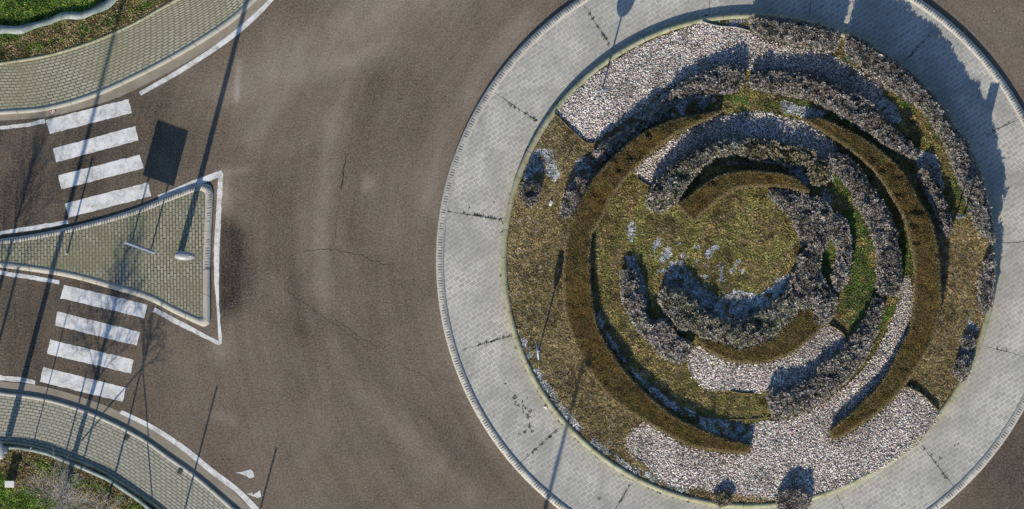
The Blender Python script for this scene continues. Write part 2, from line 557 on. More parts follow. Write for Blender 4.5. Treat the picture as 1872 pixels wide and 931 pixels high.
wear_shade -= 0.16 * np.clip((330 - x) / 160, 0, 1) * (x > -200)
wear_shade -= 0.20 * np.exp(-(((x - 300) / 105) ** 2 + ((y - 240) / 75) ** 2)) * (0.9 + 0.6 * nz2)  # soft tree shade around the board's shadow, painted into the asphalt tone
wear_shade -= 0.14 * np.exp(-(((x - 60) / 120) ** 2 + ((y - 320) / 90) ** 2)) * (0.6 + nz2)  # mottled shade of the left tree, painted as darker asphalt
wear_shade -= 0.10 * np.exp(-(((x - 400) / 70) ** 2 + ((y - 860) / 90) ** 2))
wear_shade -= 0.16 * np.clip((x - 1700) / 120, 0, 1) * (y > 500)
wear_shade += 0.03 * nz2
# old bitumen band beside the kerbs
i, j = np.meshgrid(np.arange(nx - 1), np.arange(ny - 1))
q = (j * nx + i).ravel()
pw = WP(np.stack([x, y], 1))
road = np_mesh("road", np.concatenate([pw, np.full((len(pw), 1), 0.0)], 1), [np.stack([q + nx, q + nx + 1, q + 1, q], 1)], M['asphalt'], cols=wear_shade)
structure(road)

def crack(pts, w, seed, z=0.004, wob=1.3):
    r = random.Random(seed)
    p = resample(catmull(pts, 6), max(int(np.linalg.norm(np.diff(np.array(pts, float), axis=0), axis=1).sum() / 4), 4))
    q_ = p + np.array([[r.gauss(0, wob), r.gauss(0, wob)] for _ in p])
    d = np.gradient(q_, axis=0)
    nrm = np.stack([-d[:, 1], d[:, 0]], 1) / (np.linalg.norm(d, axis=1)[:, None] + 1e-6)
    ww = np.array([w * 0.55 * r.uniform(0.1, 1.0) for _ in p])[:, None]
    structure(strip("road_crack", q_ + nrm * ww, q_ - nrm * ww, z, M['crack'], n=len(p) * 2))
crack([(636, 280), (628, 310), (624, 345)], 2.0, 1)
crack([(632, 290), (612, 430), (603, 462)], 0.6, 2)
crack([(555, 459), (600, 457), (650, 465), (680, 478), (722, 486)], 1.0, 3)
crack([(520, 530), (600, 585), (680, 640), (760, 680), (805, 705)], 0.5, 5)
crack([(605, 575), (650, 612), (690, 636)], 0.8, 6)

# ------------------------------------------------------------------ painted markings
def paint(pts_px, seed=0, z=0.005):
    """a painted shape with slightly worn, wobbly edges"""
    r = random.Random(seed)
    out = []
    n = len(pts_px)
    for k in range(n):
        a, b = np.array(pts_px[k], float), np.array(pts_px[(k + 1) % n], float)
        m = max(int(np.linalg.norm(b - a) / 6), 1)
        for t in range(m):
            out.append(a + (b - a) * t / m + np.array([r.gauss(0, 0.35), r.gauss(0, 0.35)]))
    return structure(sheet("road_marking", out, z, M['paint']))

for k, s in enumerate([
    [(83, 220), (235, 181), (241, 207), (91, 245)], [(96, 272), (247, 231), (253, 257), (103, 297)],
    [(106, 321), (256, 283), (263, 308), (112, 346)], [(119, 372), (270, 334), (276, 359), (125, 398)],
    [(117, 521), (270, 557), (264, 582), (110, 545)], [(105, 570), (256, 607), (250, 632), (100, 595)],
    [(92, 621), (244, 658), (239, 683), (86, 647)], [(79, 671), (230, 709), (224, 735), (73, 698)]]):
    o = paint(s, k)
    o.name = "zebra_stripe"
paint([(288, 358), (345, 333), (404, 311), (408, 318), (404, 400), (401, 460), (400, 520), (401, 560), (406, 628), (400, 631), (396, 560), (392, 520), (391, 460), (394, 400), (399, 325), (345, 345), (291, 366)], 20)
paint([(283, 562), (340, 592), (400, 624), (400, 632), (340, 602), (279, 570)], 21, 0.009)
paint([(0, 423), (60, 413), (123, 402), (124, 409), (60, 421), (0, 429), (-90, 440), (-90, 433)], 22)
paint([(0, 495), (55, 503), (109, 513), (108, 520), (55, 511), (0, 503), (-90, 492), (-90, 484)], 23)
paint([(0, 686), (40, 690), (65, 696), (63, 703), (40, 699), (0, 696), (-90, 690), (-90, 681)], 24)
paint([(-90, 238), (0, 231), (50, 225), (81, 217), (83, 225), (50, 232), (0, 237), (-90, 245)], 25)
def pstrip(a, b):
    o = strip("road_marking", catmull(a), catmull(b), 0.009, M['paint'])
    return structure(o)
pstrip([(254, 168), (335, 121), (419, 64), (470, 20), (493, -2), (560, -68)], [(258, 175), (339, 129), (424, 72), (475, 28), (503, -2), (568, -62)])
pstrip([(223, 750), (279, 777), (335, 813), (391, 858), (436, 892), (472, 928), (520, 985)], [(218, 756), (276, 785), (331, 822), (385, 866), (430, 900), (462, 934), (508, 990)])
paint([(431, 864), (441, 863), (458, 858), (462, 862), (464, 872), (457, 875), (450, 870), (443, 868)], 30)
paint([(450, 903), (461, 900), (462, 905), (475, 896), (478, 908), (472, 910), (461, 907)], 31)

# ------------------------------------------------------------------ sidewalks
def ext(c, d0, d1):
    c = [tuple(p) for p in c]
    a, b = np.array(c[0], float), np.array(c[1], float)
    e, f = np.array(c[-1], float), np.array(c[-2], float)
    u, v = (a - b) / np.linalg.norm(a - b), (e - f) / np.linalg.norm(e - f)
    return catmull([tuple(a + u * d0)] + c + [tuple(e + v * d1)])
TL_gut = ext([(0, 221), (84, 214), (168, 194), (237, 169), (335, 117), (419, 64), (489, 5)], 120, 120)
TL_ko = ext([(0, 210), (84, 203), (168, 180), (251, 143), (335, 99), (419, 46), (470, 0)], 120, 120)
TL_ki = ext([(0, 201), (84, 193), (168, 169), (251, 132), (335, 87), (419, 32), (458, -3)], 120, 120)
TL_gi = ext([(0, 119), (84, 105), (168, 80), (237, 50), (279, 27), (325, 2)], 120, 130)
TL_go = ext([(0, 113), (84, 99), (168, 74), (237, 44), (279, 21), (318, -2)], 120, 130)
structure(strip("gutter", TL_gut, TL_ko, 0.008, M['gutter']))
structure(strip("kerb", TL_ko, TL_ki, 0.12, M['kerb_plain'], base=0))
structure(strip("sidewalk", TL_ki, TL_gi, 0.112, M['walk'], across=6, wear_shade=lambda t: 0.75 * max(0, t - 0.72)))
structure(strip("kerb", TL_gi, TL_go, 0.15, M['kerb_moss'], base=0))
BL_gut = ext([(0, 697), (64, 704), (120, 717), (175, 735), (222, 754), (279, 783), (335, 820), (391, 864), (458, 930)], 120, 100)
BL_ko = ext([(0, 716), (84, 728), (168, 754), (251, 794), (307, 832), (363, 872), (425, 925)], 120, 100)
BL_ki = ext([(0, 723), (84, 735), (168, 762), (251, 802), (307, 841), (363, 882), (418, 930)], 120, 100)
BL_gi = ext([(0, 806), (56, 813), (112, 831), (168, 850), (223, 881), (279, 917), (305, 938)], 120, 130)
BL_go = ext([(0, 811), (56, 818), (110, 836), (166, 856), (221, 887), (275, 922), (301, 944)], 120, 130)
structure(strip("gutter", BL_gut, BL_ko, 0.0075, M['gutter']))
structure(strip("kerb", BL_ko, BL_ki, 0.085, M['kerb_plain'], base=0))
structure(strip("sidewalk", BL_ki, BL_gi, 0.08, M['walk_grey'], across=6, wear_shade=lambda t: 0.5 * max(0, t - 0.8)))
structure(strip("kerb", BL_gi, BL_go, 0.155, M['kerb_moss'], base=0))

verge_top = [tuple(p) for p in TL_go] + [(400, -420), (-420, -420), (-420, 160)]
verge_bot = [tuple(p) for p in BL_go] + [(500, 1420), (-420, 1420), (-420, 780)]
structure(sheet("verge_ground", verge_top, 0.11, M['verge_soil']))
structure(sheet("verge_ground", verge_bot, 0.11, M['verge_soil']))

# ------------------------------------------------------------------ splitter island
SI_out = [(0, 437), (84, 424), (168, 405), (251, 380), (307, 357), (357, 339), (372, 336), (383, 339), (389, 350), (389, 372), (386, 440), (384, 500), (384, 583), (381, 593), (374, 597), (363, 594), (316, 572), (268, 548), (195, 526), (117, 506), (0, 489)]
SI_in = [(0, 447), (84, 434), (168, 415), (251, 391), (307, 369), (352, 352), (366, 349), (372, 351), (375, 358), (375, 376), (373, 440), (371, 500), (371, 570), (370, 578), (367, 580), (360, 579), (320, 561), (273, 537), (198, 515), (119, 495), (0, 478)]
SI_out = [(-140, 456)] + SI_out + [(-140, 474)]
SI_in = [(-140, 461)] + SI_in + [(-140, 469)]
so, si = catmull(SI_out, 8), catmull(SI_in, 8)
def strip_idx(name, a, b, z, mat, base, zo=0.095):
    """band joining two outlines point by point"""
    A, B = WP(a), WP(b)
    n = len(A)
    s = np.concatenate([[0], np.cumsum(np.linalg.norm(np.diff(A, axis=0), axis=1))])
    V = np.concatenate([np.c_[A, np.full(n, base)], np.c_[A, np.full(n, zo)], np.c_[B, np.full(n, z)], np.c_[B, np.full(n, base)]])
    wd = np.linalg.norm(A - B, axis=1)
    U = np.concatenate([np.c_[s, np.full(n, -0.1)], np.c_[s, np.zeros(n)], np.c_[s, wd], np.c_[s, wd + .1]])
    i_ = np.arange(n - 1)
    F = [np.stack([k * n + i_, k * n + i_ + 1, (k + 1) * n + i_ + 1, (k + 1) * n + i_], 1)[:, ::-1] for k in range(3)]
    return np_mesh(name, V, F, mat, uvs=U)
structure(strip_idx("kerb", so[:96], si[:96], 0.14, M['kerb'], 0, 0.065))
structure(strip_idx("kerb", so[95:], si[95:], 0.14, M['kerb_plain'], 0))
structure(sheet("splitter_island", si, 0.132, M['island']))

# ------------------------------------------------------------------ roundabout: kerb, apron, inner kerb, soil
structure(strip("kerb", arc(572), arc(558), 0.165, M['kerb'], base=0, n=240, za=0.115))
structure(strip("apron", arc(558), arc(453), 0.142, M['apron'], across=14, n=240, wear_shade=lambda t: 0.42 * max(0, t - 0.62)))
structure(strip("kerb", arc(453), arc(443), 0.31, M['kerb_moss'], base=0.14, n=240))
structure(sheet("bed_soil", arc(443.5, n=181)[:-1], 0.27, M['soil']))
for k, seg in enumerate([((1067, 10), (1119, 90)), ((905, 170), (982, 222)), ((813, 386), (917, 402)), ((845, 640), (935, 614)), ((949, 848), (1022, 783)),
              ((1125, 930), (1152, 886)), ((1800, 633), (1905, 660)), ((1685, 814), (1744, 891)), ((1488, -60), (1479, 33)), ((1296, -60), (1297, 28)),
              ((1651, 116), (1720, 40)), ((1803, 246), (1890, 205)), ((1824, 445), (1925, 440)), ((1400, 932), (1402, 1030)), ((1530, 905), (1570, 990))]):
    crack([seg[0], tuple((np.array(seg[0]) + np.array(seg[1])) / 2), seg[1]], 0.95, 40 + k, 0.147, 0.45)

# ------------------------------------------------------------------ plant builders
def blades(pts, z, nb, length, width, lean, cols, var=0.28, taper=True, jit=0.02):
    """nb blades per point; pts (n,2), z (n,), cols (n,3) -> verts, quads, colours"""
    n = len(pts)
    P = np.repeat(np.c_[pts, z], nb, 0)
    m = len(P)
    P[:, :2] += rng.normal(0, jit, (m, 2))
    az = rng.uniform(0, 2 * np.pi, m)
    el = np.pi / 2 - np.abs(rng.normal(lean, 0.25, m))
    L = length * rng.uniform(0.6, 1.25, m)
    wd = width * rng.uniform(0.7, 1.3, m) / 2
    d = np.stack([np.cos(az) * np.cos(el), np.sin(az) * np.cos(el), np.sin(el)], 1)
    sid = np.stack([-np.sin(az), np.cos(az), np.zeros(m)], 1)
    roll = rng.uniform(-0.9, 0.9, m)[:, None]
    nrm = np.cross(d, sid)
    sid = sid * np.cos(roll) + nrm * np.sin(roll)
    b, tp = P - d * (L * 0.15)[:, None], P + d * L[:, None]
    md = P + d * (L * 0.55)[:, None]
    w = wd[:, None]
    if taper:
        V = np.stack([b, md + sid * w, tp, md - sid * w], 1)
    else:
        V = np.stack([b - sid * w * 0.5, b + sid * w * 0.5, tp + sid * w, tp - sid * w], 1)
    C = np.repeat(np.repeat(cols, nb, 0) * rng.uniform(1 - var, 1 + var, (m, 1)), 4, 0)
    F = np.arange(4 * m).reshape(m, 4)
    return V.reshape(-1, 3), F, C

def mixcol(n, choices, probs, var=0.12):
    c = np.array(choices, float)[rng.choice(len(choices), n, p=np.array(probs) / np.sum(probs))]
    return np.clip(c * rng.normal(1, var, (n, 1)) * rng.normal(1, 0.04, (n, 3)), 0.003, 0.9)

def jitter_pts(poly_w, sp):
    lo, hi = poly_w.min(0), poly_w.max(0)
    a, b = np.meshgrid(np.arange(lo[0], hi[0] + sp, sp), np.arange(lo[1], hi[1] + sp, sp))
    p = np.stack([a.ravel(), b.ravel()], 1)
    p += rng.uniform(-sp * 0.5, sp * 0.5, p.shape)
    return p[inside(p, poly_w)]

def plant_mass(name, poly_px, h, edge, core_col, cols, probs, sp, nb, length, width, lean, zb=0.27, smooth=True, grid=0.06, power=0.5, taper=True, rough=0.14, patch=None, sag=0.05, rim=None, rimw=0.1):
    """a band of planting: a dark twiggy core under a skin of leaf clumps, one mesh"""
    pl = catmull(poly_px, 4, True) if smooth else np.array(poly_px, float)
    pw_ = WP(pl)
    hf = h if callable(h) else (lambda p: np.full(len(p), h))
    def prof(p, d):
        bump = 1 + rough * vnoise(p[:, 0], p[:, 1], 0.22, 5) + rough * 0.7 * vnoise(p[:, 0], p[:, 1], 0.6, 6)
        return hf(p) * np.clip(d / edge, 0, 1) ** power * bump
    lo, hi = pw_.min(0) - grid, pw_.max(0) + grid
    xs, ys = np.arange(lo[0], hi[0] + grid, grid), np.arange(lo[1], hi[1] + grid, grid)
    a, b = np.meshgrid(xs, ys)
    p = np.stack([a.ravel(), b.ravel()], 1)
    ins = inside(p, pw_)
    d, near = edge_dist(p, pw_)
    z = np.where(ins, np.maximum(prof(p, d) - sag, 0.02), 0)
    p = np.where(ins[:, None], p, near)
    nxx, nyy = len(xs), len(ys)
    ii, jj = np.meshgrid(np.arange(nxx - 1), np.arange(nyy - 1))
    q0 = (jj * nxx + ii).ravel()
    Q = np.stack([q0, q0 + 1, q0 + nxx + 1, q0 + nxx], 1)
    Q = Q[ins[Q].any(1)]
    used = np.unique(Q)
    remap = np.full(len(p), -1); remap[used] = np.arange(len(used))
    V0 = np.c_[p, z + zb][used]
    C0 = np.tile(np.array(core_col), (len(V0), 1)) * rng.uniform(0.7, 1.3, (len(V0), 1))
    Q = remap[Q]
    pts = jitter_pts(pw_, sp)
    dd, nr = edge_dist(pts, pw_)
    zz = prof(pts, dd) + zb
    c = mixcol(len(pts), cols, probs)
    cl = (0.92 if taper else 0.88) + (0.22 if taper else 0.42) * vnoise(pts[:, 0], pts[:, 1], 0.15, 9)
    c = c * np.clip(cl + (0.10 if taper else 0.22) * vnoise(pts[:, 0], pts[:, 1], 0.7, 10), 0.35, 1.5)[:, None]
    if patch: c = patch(pts, c)
    if rim is not None:
        k = np.clip(1 - dd / rimw, 0, 1)[:, None] * 0.85  # paler edge tint: sunlit sides put into the colour, with dry outer stems
        if not taper: k = k * np.clip(0.45 + 0.9 * vnoise(pts[:, 0], pts[:, 1], 0.3, 91), 0, 1)[:, None]
        c = c * (1 - k) + np.array(rim) * rng.uniform(0.75, 1.2, (len(c), 1)) * k
    V1, F1, C1 = blades(pts, zz - length * 0.35, nb, length, width, lean, c, taper=taper, var=0.16 if not taper else 0.28, jit=0.026 if not taper else 0.02)
    # clumps on the steep sides of the band
    out = resample(np.concatenate([pw_, pw_[:1]]), max(int(np.linalg.norm(np.diff(pw_, axis=0), axis=1).sum() / 0.035), 8))
    tg = np.gradient(out, axis=0)
    nn = np.stack([-tg[:, 1], tg[:, 0]], 1) / (np.linalg.norm(tg, axis=1)[:, None] + 1e-9)
    if inside(out[:1] + nn[:1] * 0.02, pw_)[0]: nn = -nn
    hh = hf(out)
    out = out + nn * (0.0 if taper else 0.05) * vnoise(out[:, 0], out[:, 1], 0.16, 92)[:, None]
    sp_p = np.repeat(out - nn * 0.015, 3, 0); sh_ = np.repeat(hh, 3)
    sz = zb + sh_ * rng.uniform(0.08, 0.85, len(sh_))
    sc_ = mixcol(len(sp_p), cols, probs)
    if rim is not None: sc_ = 0.65 * sc_ + 0.35 * np.array(rim) * rng.uniform(0.7, 1.1, (len(sc_), 1))
    V2, F2, C2 = blades(sp_p, sz, 5, length * 0.8, width, 1.0, sc_, taper=taper, jit=0.012 if taper else 0.03)
    F2 = F2 + len(V0) + len(V1)
    V = np.concatenate([V0, V1, V2]); C = np.concatenate([C0, C1, C2])
    cen = pw_.mean(0)
    V[:, 0] -= cen[0]; V[:, 1] -= cen[1]; V[:, 2] -= zb
    o = np_mesh(name, V, [Q, F1 + len(V0), F2], M['plant'], cols=C)
    o.location = (cen[0], cen[1], zb)
    return o

LAV = [(0.315, 0.285, 0.26), (0.42, 0.38, 0.35), (0.22, 0.195, 0.17), (0.24, 0.23, 0.175), (0.06, 0.054, 0.043)]
LAVP = [3, 2.0, 2.5, 1.3, 1.5]
LAVG = [(0.31, 0.295, 0.245), (0.40, 0.375, 0.32), (0.22, 0.21, 0.16), (0.22, 0.235, 0.13), (0.07, 0.065, 0.05)]
DRY = [(0.24, 0.20, 0.12), (0.20, 0.15, 0.09), (0.30, 0.26, 0.18), (0.13, 0.12, 0.06), (0.07, 0.09, 0.03)]
GRP = "dormant lavender rows in the roundabout beds"
LAV_POLYS = []
def lavender(poly, h, label, cols=LAV, probs=LAVP, name="lavender_row", cat="shrub", group=GRP, edge=0.14, sp=0.085, zb=0.27, nb=13, length=0.07, width=0.040, rough=0.22):
    LAV_POLYS.append(WP(catmull(poly, 4, True)))
    o = plant_mass(name, poly, h, edge, (0.05, 0.045, 0.037), cols, probs, sp, nb, length, width, 0.95, zb=zb, rough=rough, taper=False, sag=0.09, rim=(0.38, 0.345, 0.28), rimw=0.17)  # rim colour: dry skirt stems plus a painted sunlit edge
    return tag(o, label, cat, group)

lavender([(1374, 32), (1400, 33), (1439, 37), (1504, 50), (1532, 60), (1530, 84), (1520, 97), (1504, 92), (1452, 82), (1410, 72), (1376, 57)], 0.95,
         "short grey lavender row starting at the top kerb beside the pale gravel", rough=0.05)
lavender([(1549, 66), (1575, 76), (1622, 104), (1676, 146), (1723, 197), (1746, 240), (1764, 256), (1779, 295), (1795, 336), (1805, 375), (1813, 410), (1816, 441), (1806, 440), (1790, 424),
          (1774, 395), (1764, 356), (1751, 328), (1738, 292), (1723, 256), (1712, 240), (1687, 202), (1645, 175), (1609, 150), (1570, 118), (1545, 98)], 1.0,
         "longest grey lavender row curving along the upper right inner kerb", rough=0.05)
lavender([(1813, 466), (1819, 482), (1815, 514), (1810, 553), (1800, 572), (1790, 561), (1790, 527), (1797, 489)], 0.55,
         "narrow grey lavender clump against the right inner kerb below the long row")
lavender([(1230, 167), (1264, 144), (1308, 127), (1349, 124), (1358, 142), (1349, 165), (1318, 170), (1277, 178), (1246, 179)], 0.5,
         "grey lavender row above the tip of the left brown hedge")
lavender([(1086, 279), (1101, 264), (1132, 246), (1170, 222), (1205, 192), (1228, 172), (1240, 182), (1200, 215), (1165, 243), (1132, 266), (1106, 290), (1091, 291)], 0.42,
         "thin dim lavender row along the outside of the left brown hedge")
lavender([(1372, 144), (1380, 137), (1444, 134), (1491, 142), (1524, 155), (1571, 176), (1600, 200), (1630, 232), (1650, 250), (1676, 284), (1668, 291), (1635, 274), (1609, 257), (1565, 226),
          (1514, 199), (1478, 181), (1413, 169), (1375, 161)], 0.5, "long lavender row running just outside the upper right brown hedge")
lavender([(1683, 309), (1697, 311), (1712, 344), (1728, 370), (1731, 388), (1739, 411), (1734, 431), (1724, 425), (1711, 393), (1696, 354), (1682, 322)], 0.45,
         "narrow lavender row right of the right brown hedge, beside the two-post sign")
lavender([(1516, 288), (1537, 283), (1568, 305), (1586, 333), (1604, 359), (1622, 385), (1635, 416), (1643, 460), (1646, 501), (1643, 533), (1630, 539), (1612, 537), (1604, 528), (1604, 476),
          (1596, 439), (1587, 413), (1568, 377), (1552, 345), (1532, 320)], 0.5, "wide lavender row inside the right brown hedge beside bright green grass")
lavender([(1598, 547), (1614, 552), (1610, 575), (1602, 597), (1597, 620), (1584, 648), (1556, 686), (1513, 725), (1479, 746), (1424, 763), (1412, 757), (1404, 718), (1440, 713), (1479, 695),
          (1503, 668), (1540, 644), (1555, 620), (1573, 597), (1587, 572)], 0.5, "lavender row between the two lower gravel beds, ending in a square cut", probs=LAVP)
lavender([(1142, 496), (1158, 500), (1170, 535), (1181, 574), (1193, 590), (1210, 582), (1228, 597), (1236, 616), (1258, 622), (1262, 640), (1246, 663), (1230, 661), (1204, 643), (1178, 618), (1155, 584), (1137, 542), (1135, 506)],
         0.48, "curved lavender row left of the inner circle's lower lavender crescent")
lavender([(1183, 372), (1189, 349), (1220, 314), (1246, 292), (1279, 271), (1336, 258), (1362, 261), (1352, 280), (1310, 287), (1268, 321), (1245, 355), (1222, 380), (1191, 386)],
         0.60, "dim lavender row left above the small upper brown hedge", cols=LAVG)
lavender([(1408, 350), (1440, 350), (1478, 360), (1505, 368), (1521, 386), (1510, 418), (1513, 440), (1501, 470), (1499, 500), (1515, 530), (1529, 545), (1526, 563), (1509, 590), (1492, 587), (1484, 560), (1450, 535), (1446, 512),
          (1458, 489), (1460, 470), (1475, 455), (1476, 438), (1462, 432), (1452, 411), (1437, 390), (1411, 366)], 0.5, "broad lavender mass on the right side of the innermost circle", edge=0.16)
lavender([(1516, 400), (1530, 390), (1549, 413), (1557, 460), (1550, 501), (1541, 524), (1529, 530), (1521, 505), (1531, 470), (1527, 442), (1513, 422)], 0.45,
         "short lavender strip right of the innermost circle's broad mass, along the green grass")
lavender([(1204, 550), (1214, 530), (1233, 527), (1255, 539), (1284, 566), (1310, 582), (1349, 588), (1395, 567), (1434, 541), (1452, 535), (1482, 560), (1462, 566), (1439, 588), (1413, 615), (1380, 629), (1349, 636),
          (1331, 628), (1284, 617), (1270, 604), (1241, 601), (1222, 577)], 0.52, "greenish grey lavender crescent closing the innermost circle below", cols=LAVG, edge=0.16)
def bush(cx, cy, rx, ry, h, label, ang=0, cols=LAV, cat="shrub", group="single lavender bushes in the roundabout"):
    t = np.linspace(0, 2 * np.pi, 14, endpoint=False)
    r = 1 + rng.normal(0, 0.06, 14)
    X, Y = rx * r * np.cos(t), ry * r * np.sin(t)
    ca, sa = math.cos(ang), math.sin(ang)
    poly = np.stack([cx + X * ca - Y * sa, cy + X * sa + Y * ca], 1)
    return lavender([tuple(p) for p in poly], h, label, cols=cols, name="lavender_bush", group=group, cat=cat, edge=0.12, sp=0.06)
bush(968, 352, 17, 24, 0.55, "grey oval lavender bush nearest the left inner kerb")
bush(1051, 360, 17, 40, 0.5, "long grey lavender bush leaning against the left brown hedge", math.radians(28))
bush(1769, 626, 11, 10, 0.3, "smaller lavender bush near the right inner kerb, above its twin")
bush(1760, 672, 14, 21, 0.45, "lower of two small lavender bushes near the right inner kerb", math.radians(15))
bush(1450, 916, 28, 26, 0.42, "round lavender bush overhanging the inner kerb at the photo's bottom")
bush(1322, 911, 17, 12, 0.28, "low sparse lavender bush at the bottom edge of the gravel", cols=DRY)
for cx_, cy_, rx_, ry_, lab in [(1384, 273, 40, 18, "dry tan shrub left of two behind the small upper brown hedge"), (1452, 286, 36, 18, "dry tan shrub right of two behind the small upper brown hedge"),
                            (1497, 316, 22, 24, "loose dry shrub just right of the small upper brown hedge")]:
    t = np.linspace(0, 2 * np.pi, 12, endpoint=False)
    poly = [(cx_ + rx_ * math.cos(a) * random.uniform(.85, 1.15), cy_ + ry_ * math.sin(a) * random.uniform(.85, 1.15)) for a in t]
    lavender(poly, 0.55, lab, cols=DRY, name="dry_shrub", group="dry shrubs behind the small upper hedge", edge=0.25, sp=0.09, nb=9)

# --- clipped brown hedges
HB = [(0.182, 0.126, 0.044), (0.152, 0.107, 0.039), (0.212, 0.152, 0.058), (0.124, 0.102, 0.034), (0.28, 0.145, 0.045), (0.07, 0.054, 0.022)]
HBP = [3, 3, 1.6, 1.2, 0.25, 0.8]
HEDGE_POLYS = []
def hedge_patch(pts, c):
    a = np.clip(0.5 + 1.1 * vnoise(pts[:, 0], pts[:, 1], 0.9, 81), 0, 1)[:, None]
    b = np.clip((vnoise(pts[:, 0], pts[:, 1], 0.35, 82) - 0.45) * 3, 0, 1)[:, None]
    hole = np.clip((vnoise(pts[:, 0], pts[:, 1], 0.16, 83) - 0.55) * 4, 0, 1)[:, None]
    c = c * (a * np.array([1.06, 1.0, 0.92]) + (1 - a) * np.array([0.95, 1.0, 1.05]))
    c = c * (1 - b) + c * np.array([0.88, 1.02, 0.9]) * b
    return c * (1 - 0.15 * hole)
def hedge(poly, h, label, cols=HB, probs=HBP):
    HEDGE_POLYS.append(WP(catmull(poly, 4, True)))
    o = plant_mass("clipped_hedge", poly, h, 0.07, (0.05, 0.036, 0.014), cols, probs, 0.032, 4, 0.030, 0.028, 1.05, rough=0.08, grid=0.05, power=0.6, sag=0.03, rim=(0.42, 0.355, 0.22), rimw=0.12, patch=hedge_patch)  # rim colour: dry clipped sides, lightened to paint in the sunlit edge
    return tag(o, label, "hedge", "clipped brown hedges on the roundabout")
hl_out = [(1313, 203), (1270, 210), (1220, 222), (1158, 253), (1093, 315), (1062, 362), (1040, 412), (1031, 476), (1029, 527), (1034, 579), (1047, 617), (1065, 656), (1086, 693), (1128, 739), (1174, 768), (1240, 806), (1272, 819), (1323, 827), (1364, 828)]
hl_in = [(1370, 813), (1323, 801), (1264, 776), (1220, 751), (1154, 691), (1101, 615), (1087, 566), (1080, 514), (1080, 450), (1087, 420), (1104, 392), (1119, 360), (1158, 311), (1220, 256), (1262, 233), (1312, 210)]
hedge(hl_out + hl_in, lambda p: np.interp(CY - p[:, 1] * PPM, [200, 250, 330, 420, 600, 820], [0.72, 0.95, 0.9, 0.58, 0.46, 0.46]), "longest brown clipped hedge, the arc on the left side of the roundabout")
hr_out = [(1467, 218), (1500, 216), (1532, 228), (1584, 256), (1622, 284), (1656, 320), (1681, 364), (1702, 402), (1715, 452), (1720, 501), (1720, 553), (1713, 594), (1704, 625), (1687, 654), (1664, 690), (1623, 739), (1571, 778), (1528, 803)]
hr_in = [(1516, 791), (1522, 781), (1548, 760), (1584, 726), (1615, 690), (1636, 652), (1650, 625), (1662, 600), (1669, 553), (1672, 514), (1669, 476), (1662, 440), (1651, 400), (1630, 362), (1602, 320), (1571, 290), (1532, 260), (1500, 240), (1473, 224)]
def h_right(p):
    py = CY - p[:, 1] * PPM
    return np.interp(py, [200, 300, 420, 520, 620, 800], [0.42, 0.55, 0.85, 0.75, 0.5, 0.42])
hedge(hr_out + hr_in, h_right, "brown clipped hedge arcing down the right side of the roundabout")
hedge([(1238, 375), (1259, 357), (1292, 331), (1328, 316), (1365, 311), (1400, 313), (1430, 317), (1455, 325), (1480, 349), (1467, 352), (1439, 345), (1400, 342), (1349, 346), (1323, 359), (1287, 388), (1268, 405), (1252, 392)],
      0.70, "small brown clipped hedge above the middle of the innermost circle")
hedge([(1272, 618), (1285, 617), (1331, 629), (1349, 637), (1380, 630), (1413, 617), (1439, 590), (1465, 566), (1484, 564), (1492, 588), (1507, 593), (1483, 618), (1447, 646), (1400, 663), (1364, 665), (1328, 659), (1292, 641)],
      0.4, "brown clipped hedge below the lavender crescent of the innermost circle")

# ------------------------------------------------------------------ gravel beds
G1 = [(1016, 206), (1024, 193), (1060, 160), (1106, 124), (1158, 91), (1205, 70), (1240, 58), (1284, 42), (1323, 50), (1369, 58), (1400, 74), (1452, 86), (1504, 96), (1545, 112), (1584, 139), (1612, 158), (1606, 182), (1584, 190),
      (1560, 172), (1524, 153), (1491, 140), (1444, 131), (1380, 134), (1357, 121), (1305, 126), (1272, 139), (1220, 162), (1150, 215), (1104, 246), (1093, 257), (1075, 259), (1055, 244), (1040, 228)]
G2 = [(1163, 310), (1196, 281), (1240, 250), (1262, 237), (1297, 219), (1328, 211), (1362, 206), (1400, 206), (1452, 219), (1478, 225), (1500, 243), (1522, 262), (1527, 275), (1514, 290), (1498, 292), (1465, 279), (1426, 262), (1364, 258),
      (1328, 255), (1284, 265), (1240, 291), (1217, 316), (1196, 336), (1184, 336), (1168, 323)]
G3 = [(1656, 504), (1666, 517), (1668, 553), (1661, 600), (1648, 626), (1634, 653), (1613, 690), (1582, 726), (1546, 760), (1519, 782), (1514, 792), (1528, 806), (1573, 781), (1625, 742), (1659, 707), (1687, 724), (1713, 752), (1718, 762),
      (1677, 812), (1630, 846), (1581, 873), (1544, 889), (1479, 904), (1422, 911), (1344, 905), (1272, 892), (1220, 883), (1195, 869), (1180, 850), (1143, 817), (1174, 773), (1240, 808), (1272, 821), (1323, 829), (1366, 830), (1373, 812), (1376, 776),
      (1427, 768), (1466, 757), (1505, 738), (1554, 700), (1584, 669), (1609, 630), (1627, 594), (1643, 553), (1645, 522)]
G4 = [(1257, 661), (1272, 634), (1292, 643), (1328, 661), (1364, 667), (1400, 665), (1447, 648), (1483, 620), (1507, 597), (1517, 596), (1540, 608), (1547, 624), (1537, 641), (1503, 666), (1477, 692), (1440, 710), (1401, 714), (1375, 718), (1337, 713), (1298, 713),
      (1272, 697)]
PHI = (1 + 5 ** 0.5) / 2
ICO = np.array([(-1, PHI, 0), (1, PHI, 0), (-1, -PHI, 0), (1, -PHI, 0), (0, -1, PHI), (0, 1, PHI), (0, -1, -PHI), (0, 1, -PHI), (PHI, 0, -1), (PHI, 0, 1), (-PHI, 0, -1), (-PHI, 0, 1)]) / math.sqrt(1 + PHI * PHI)
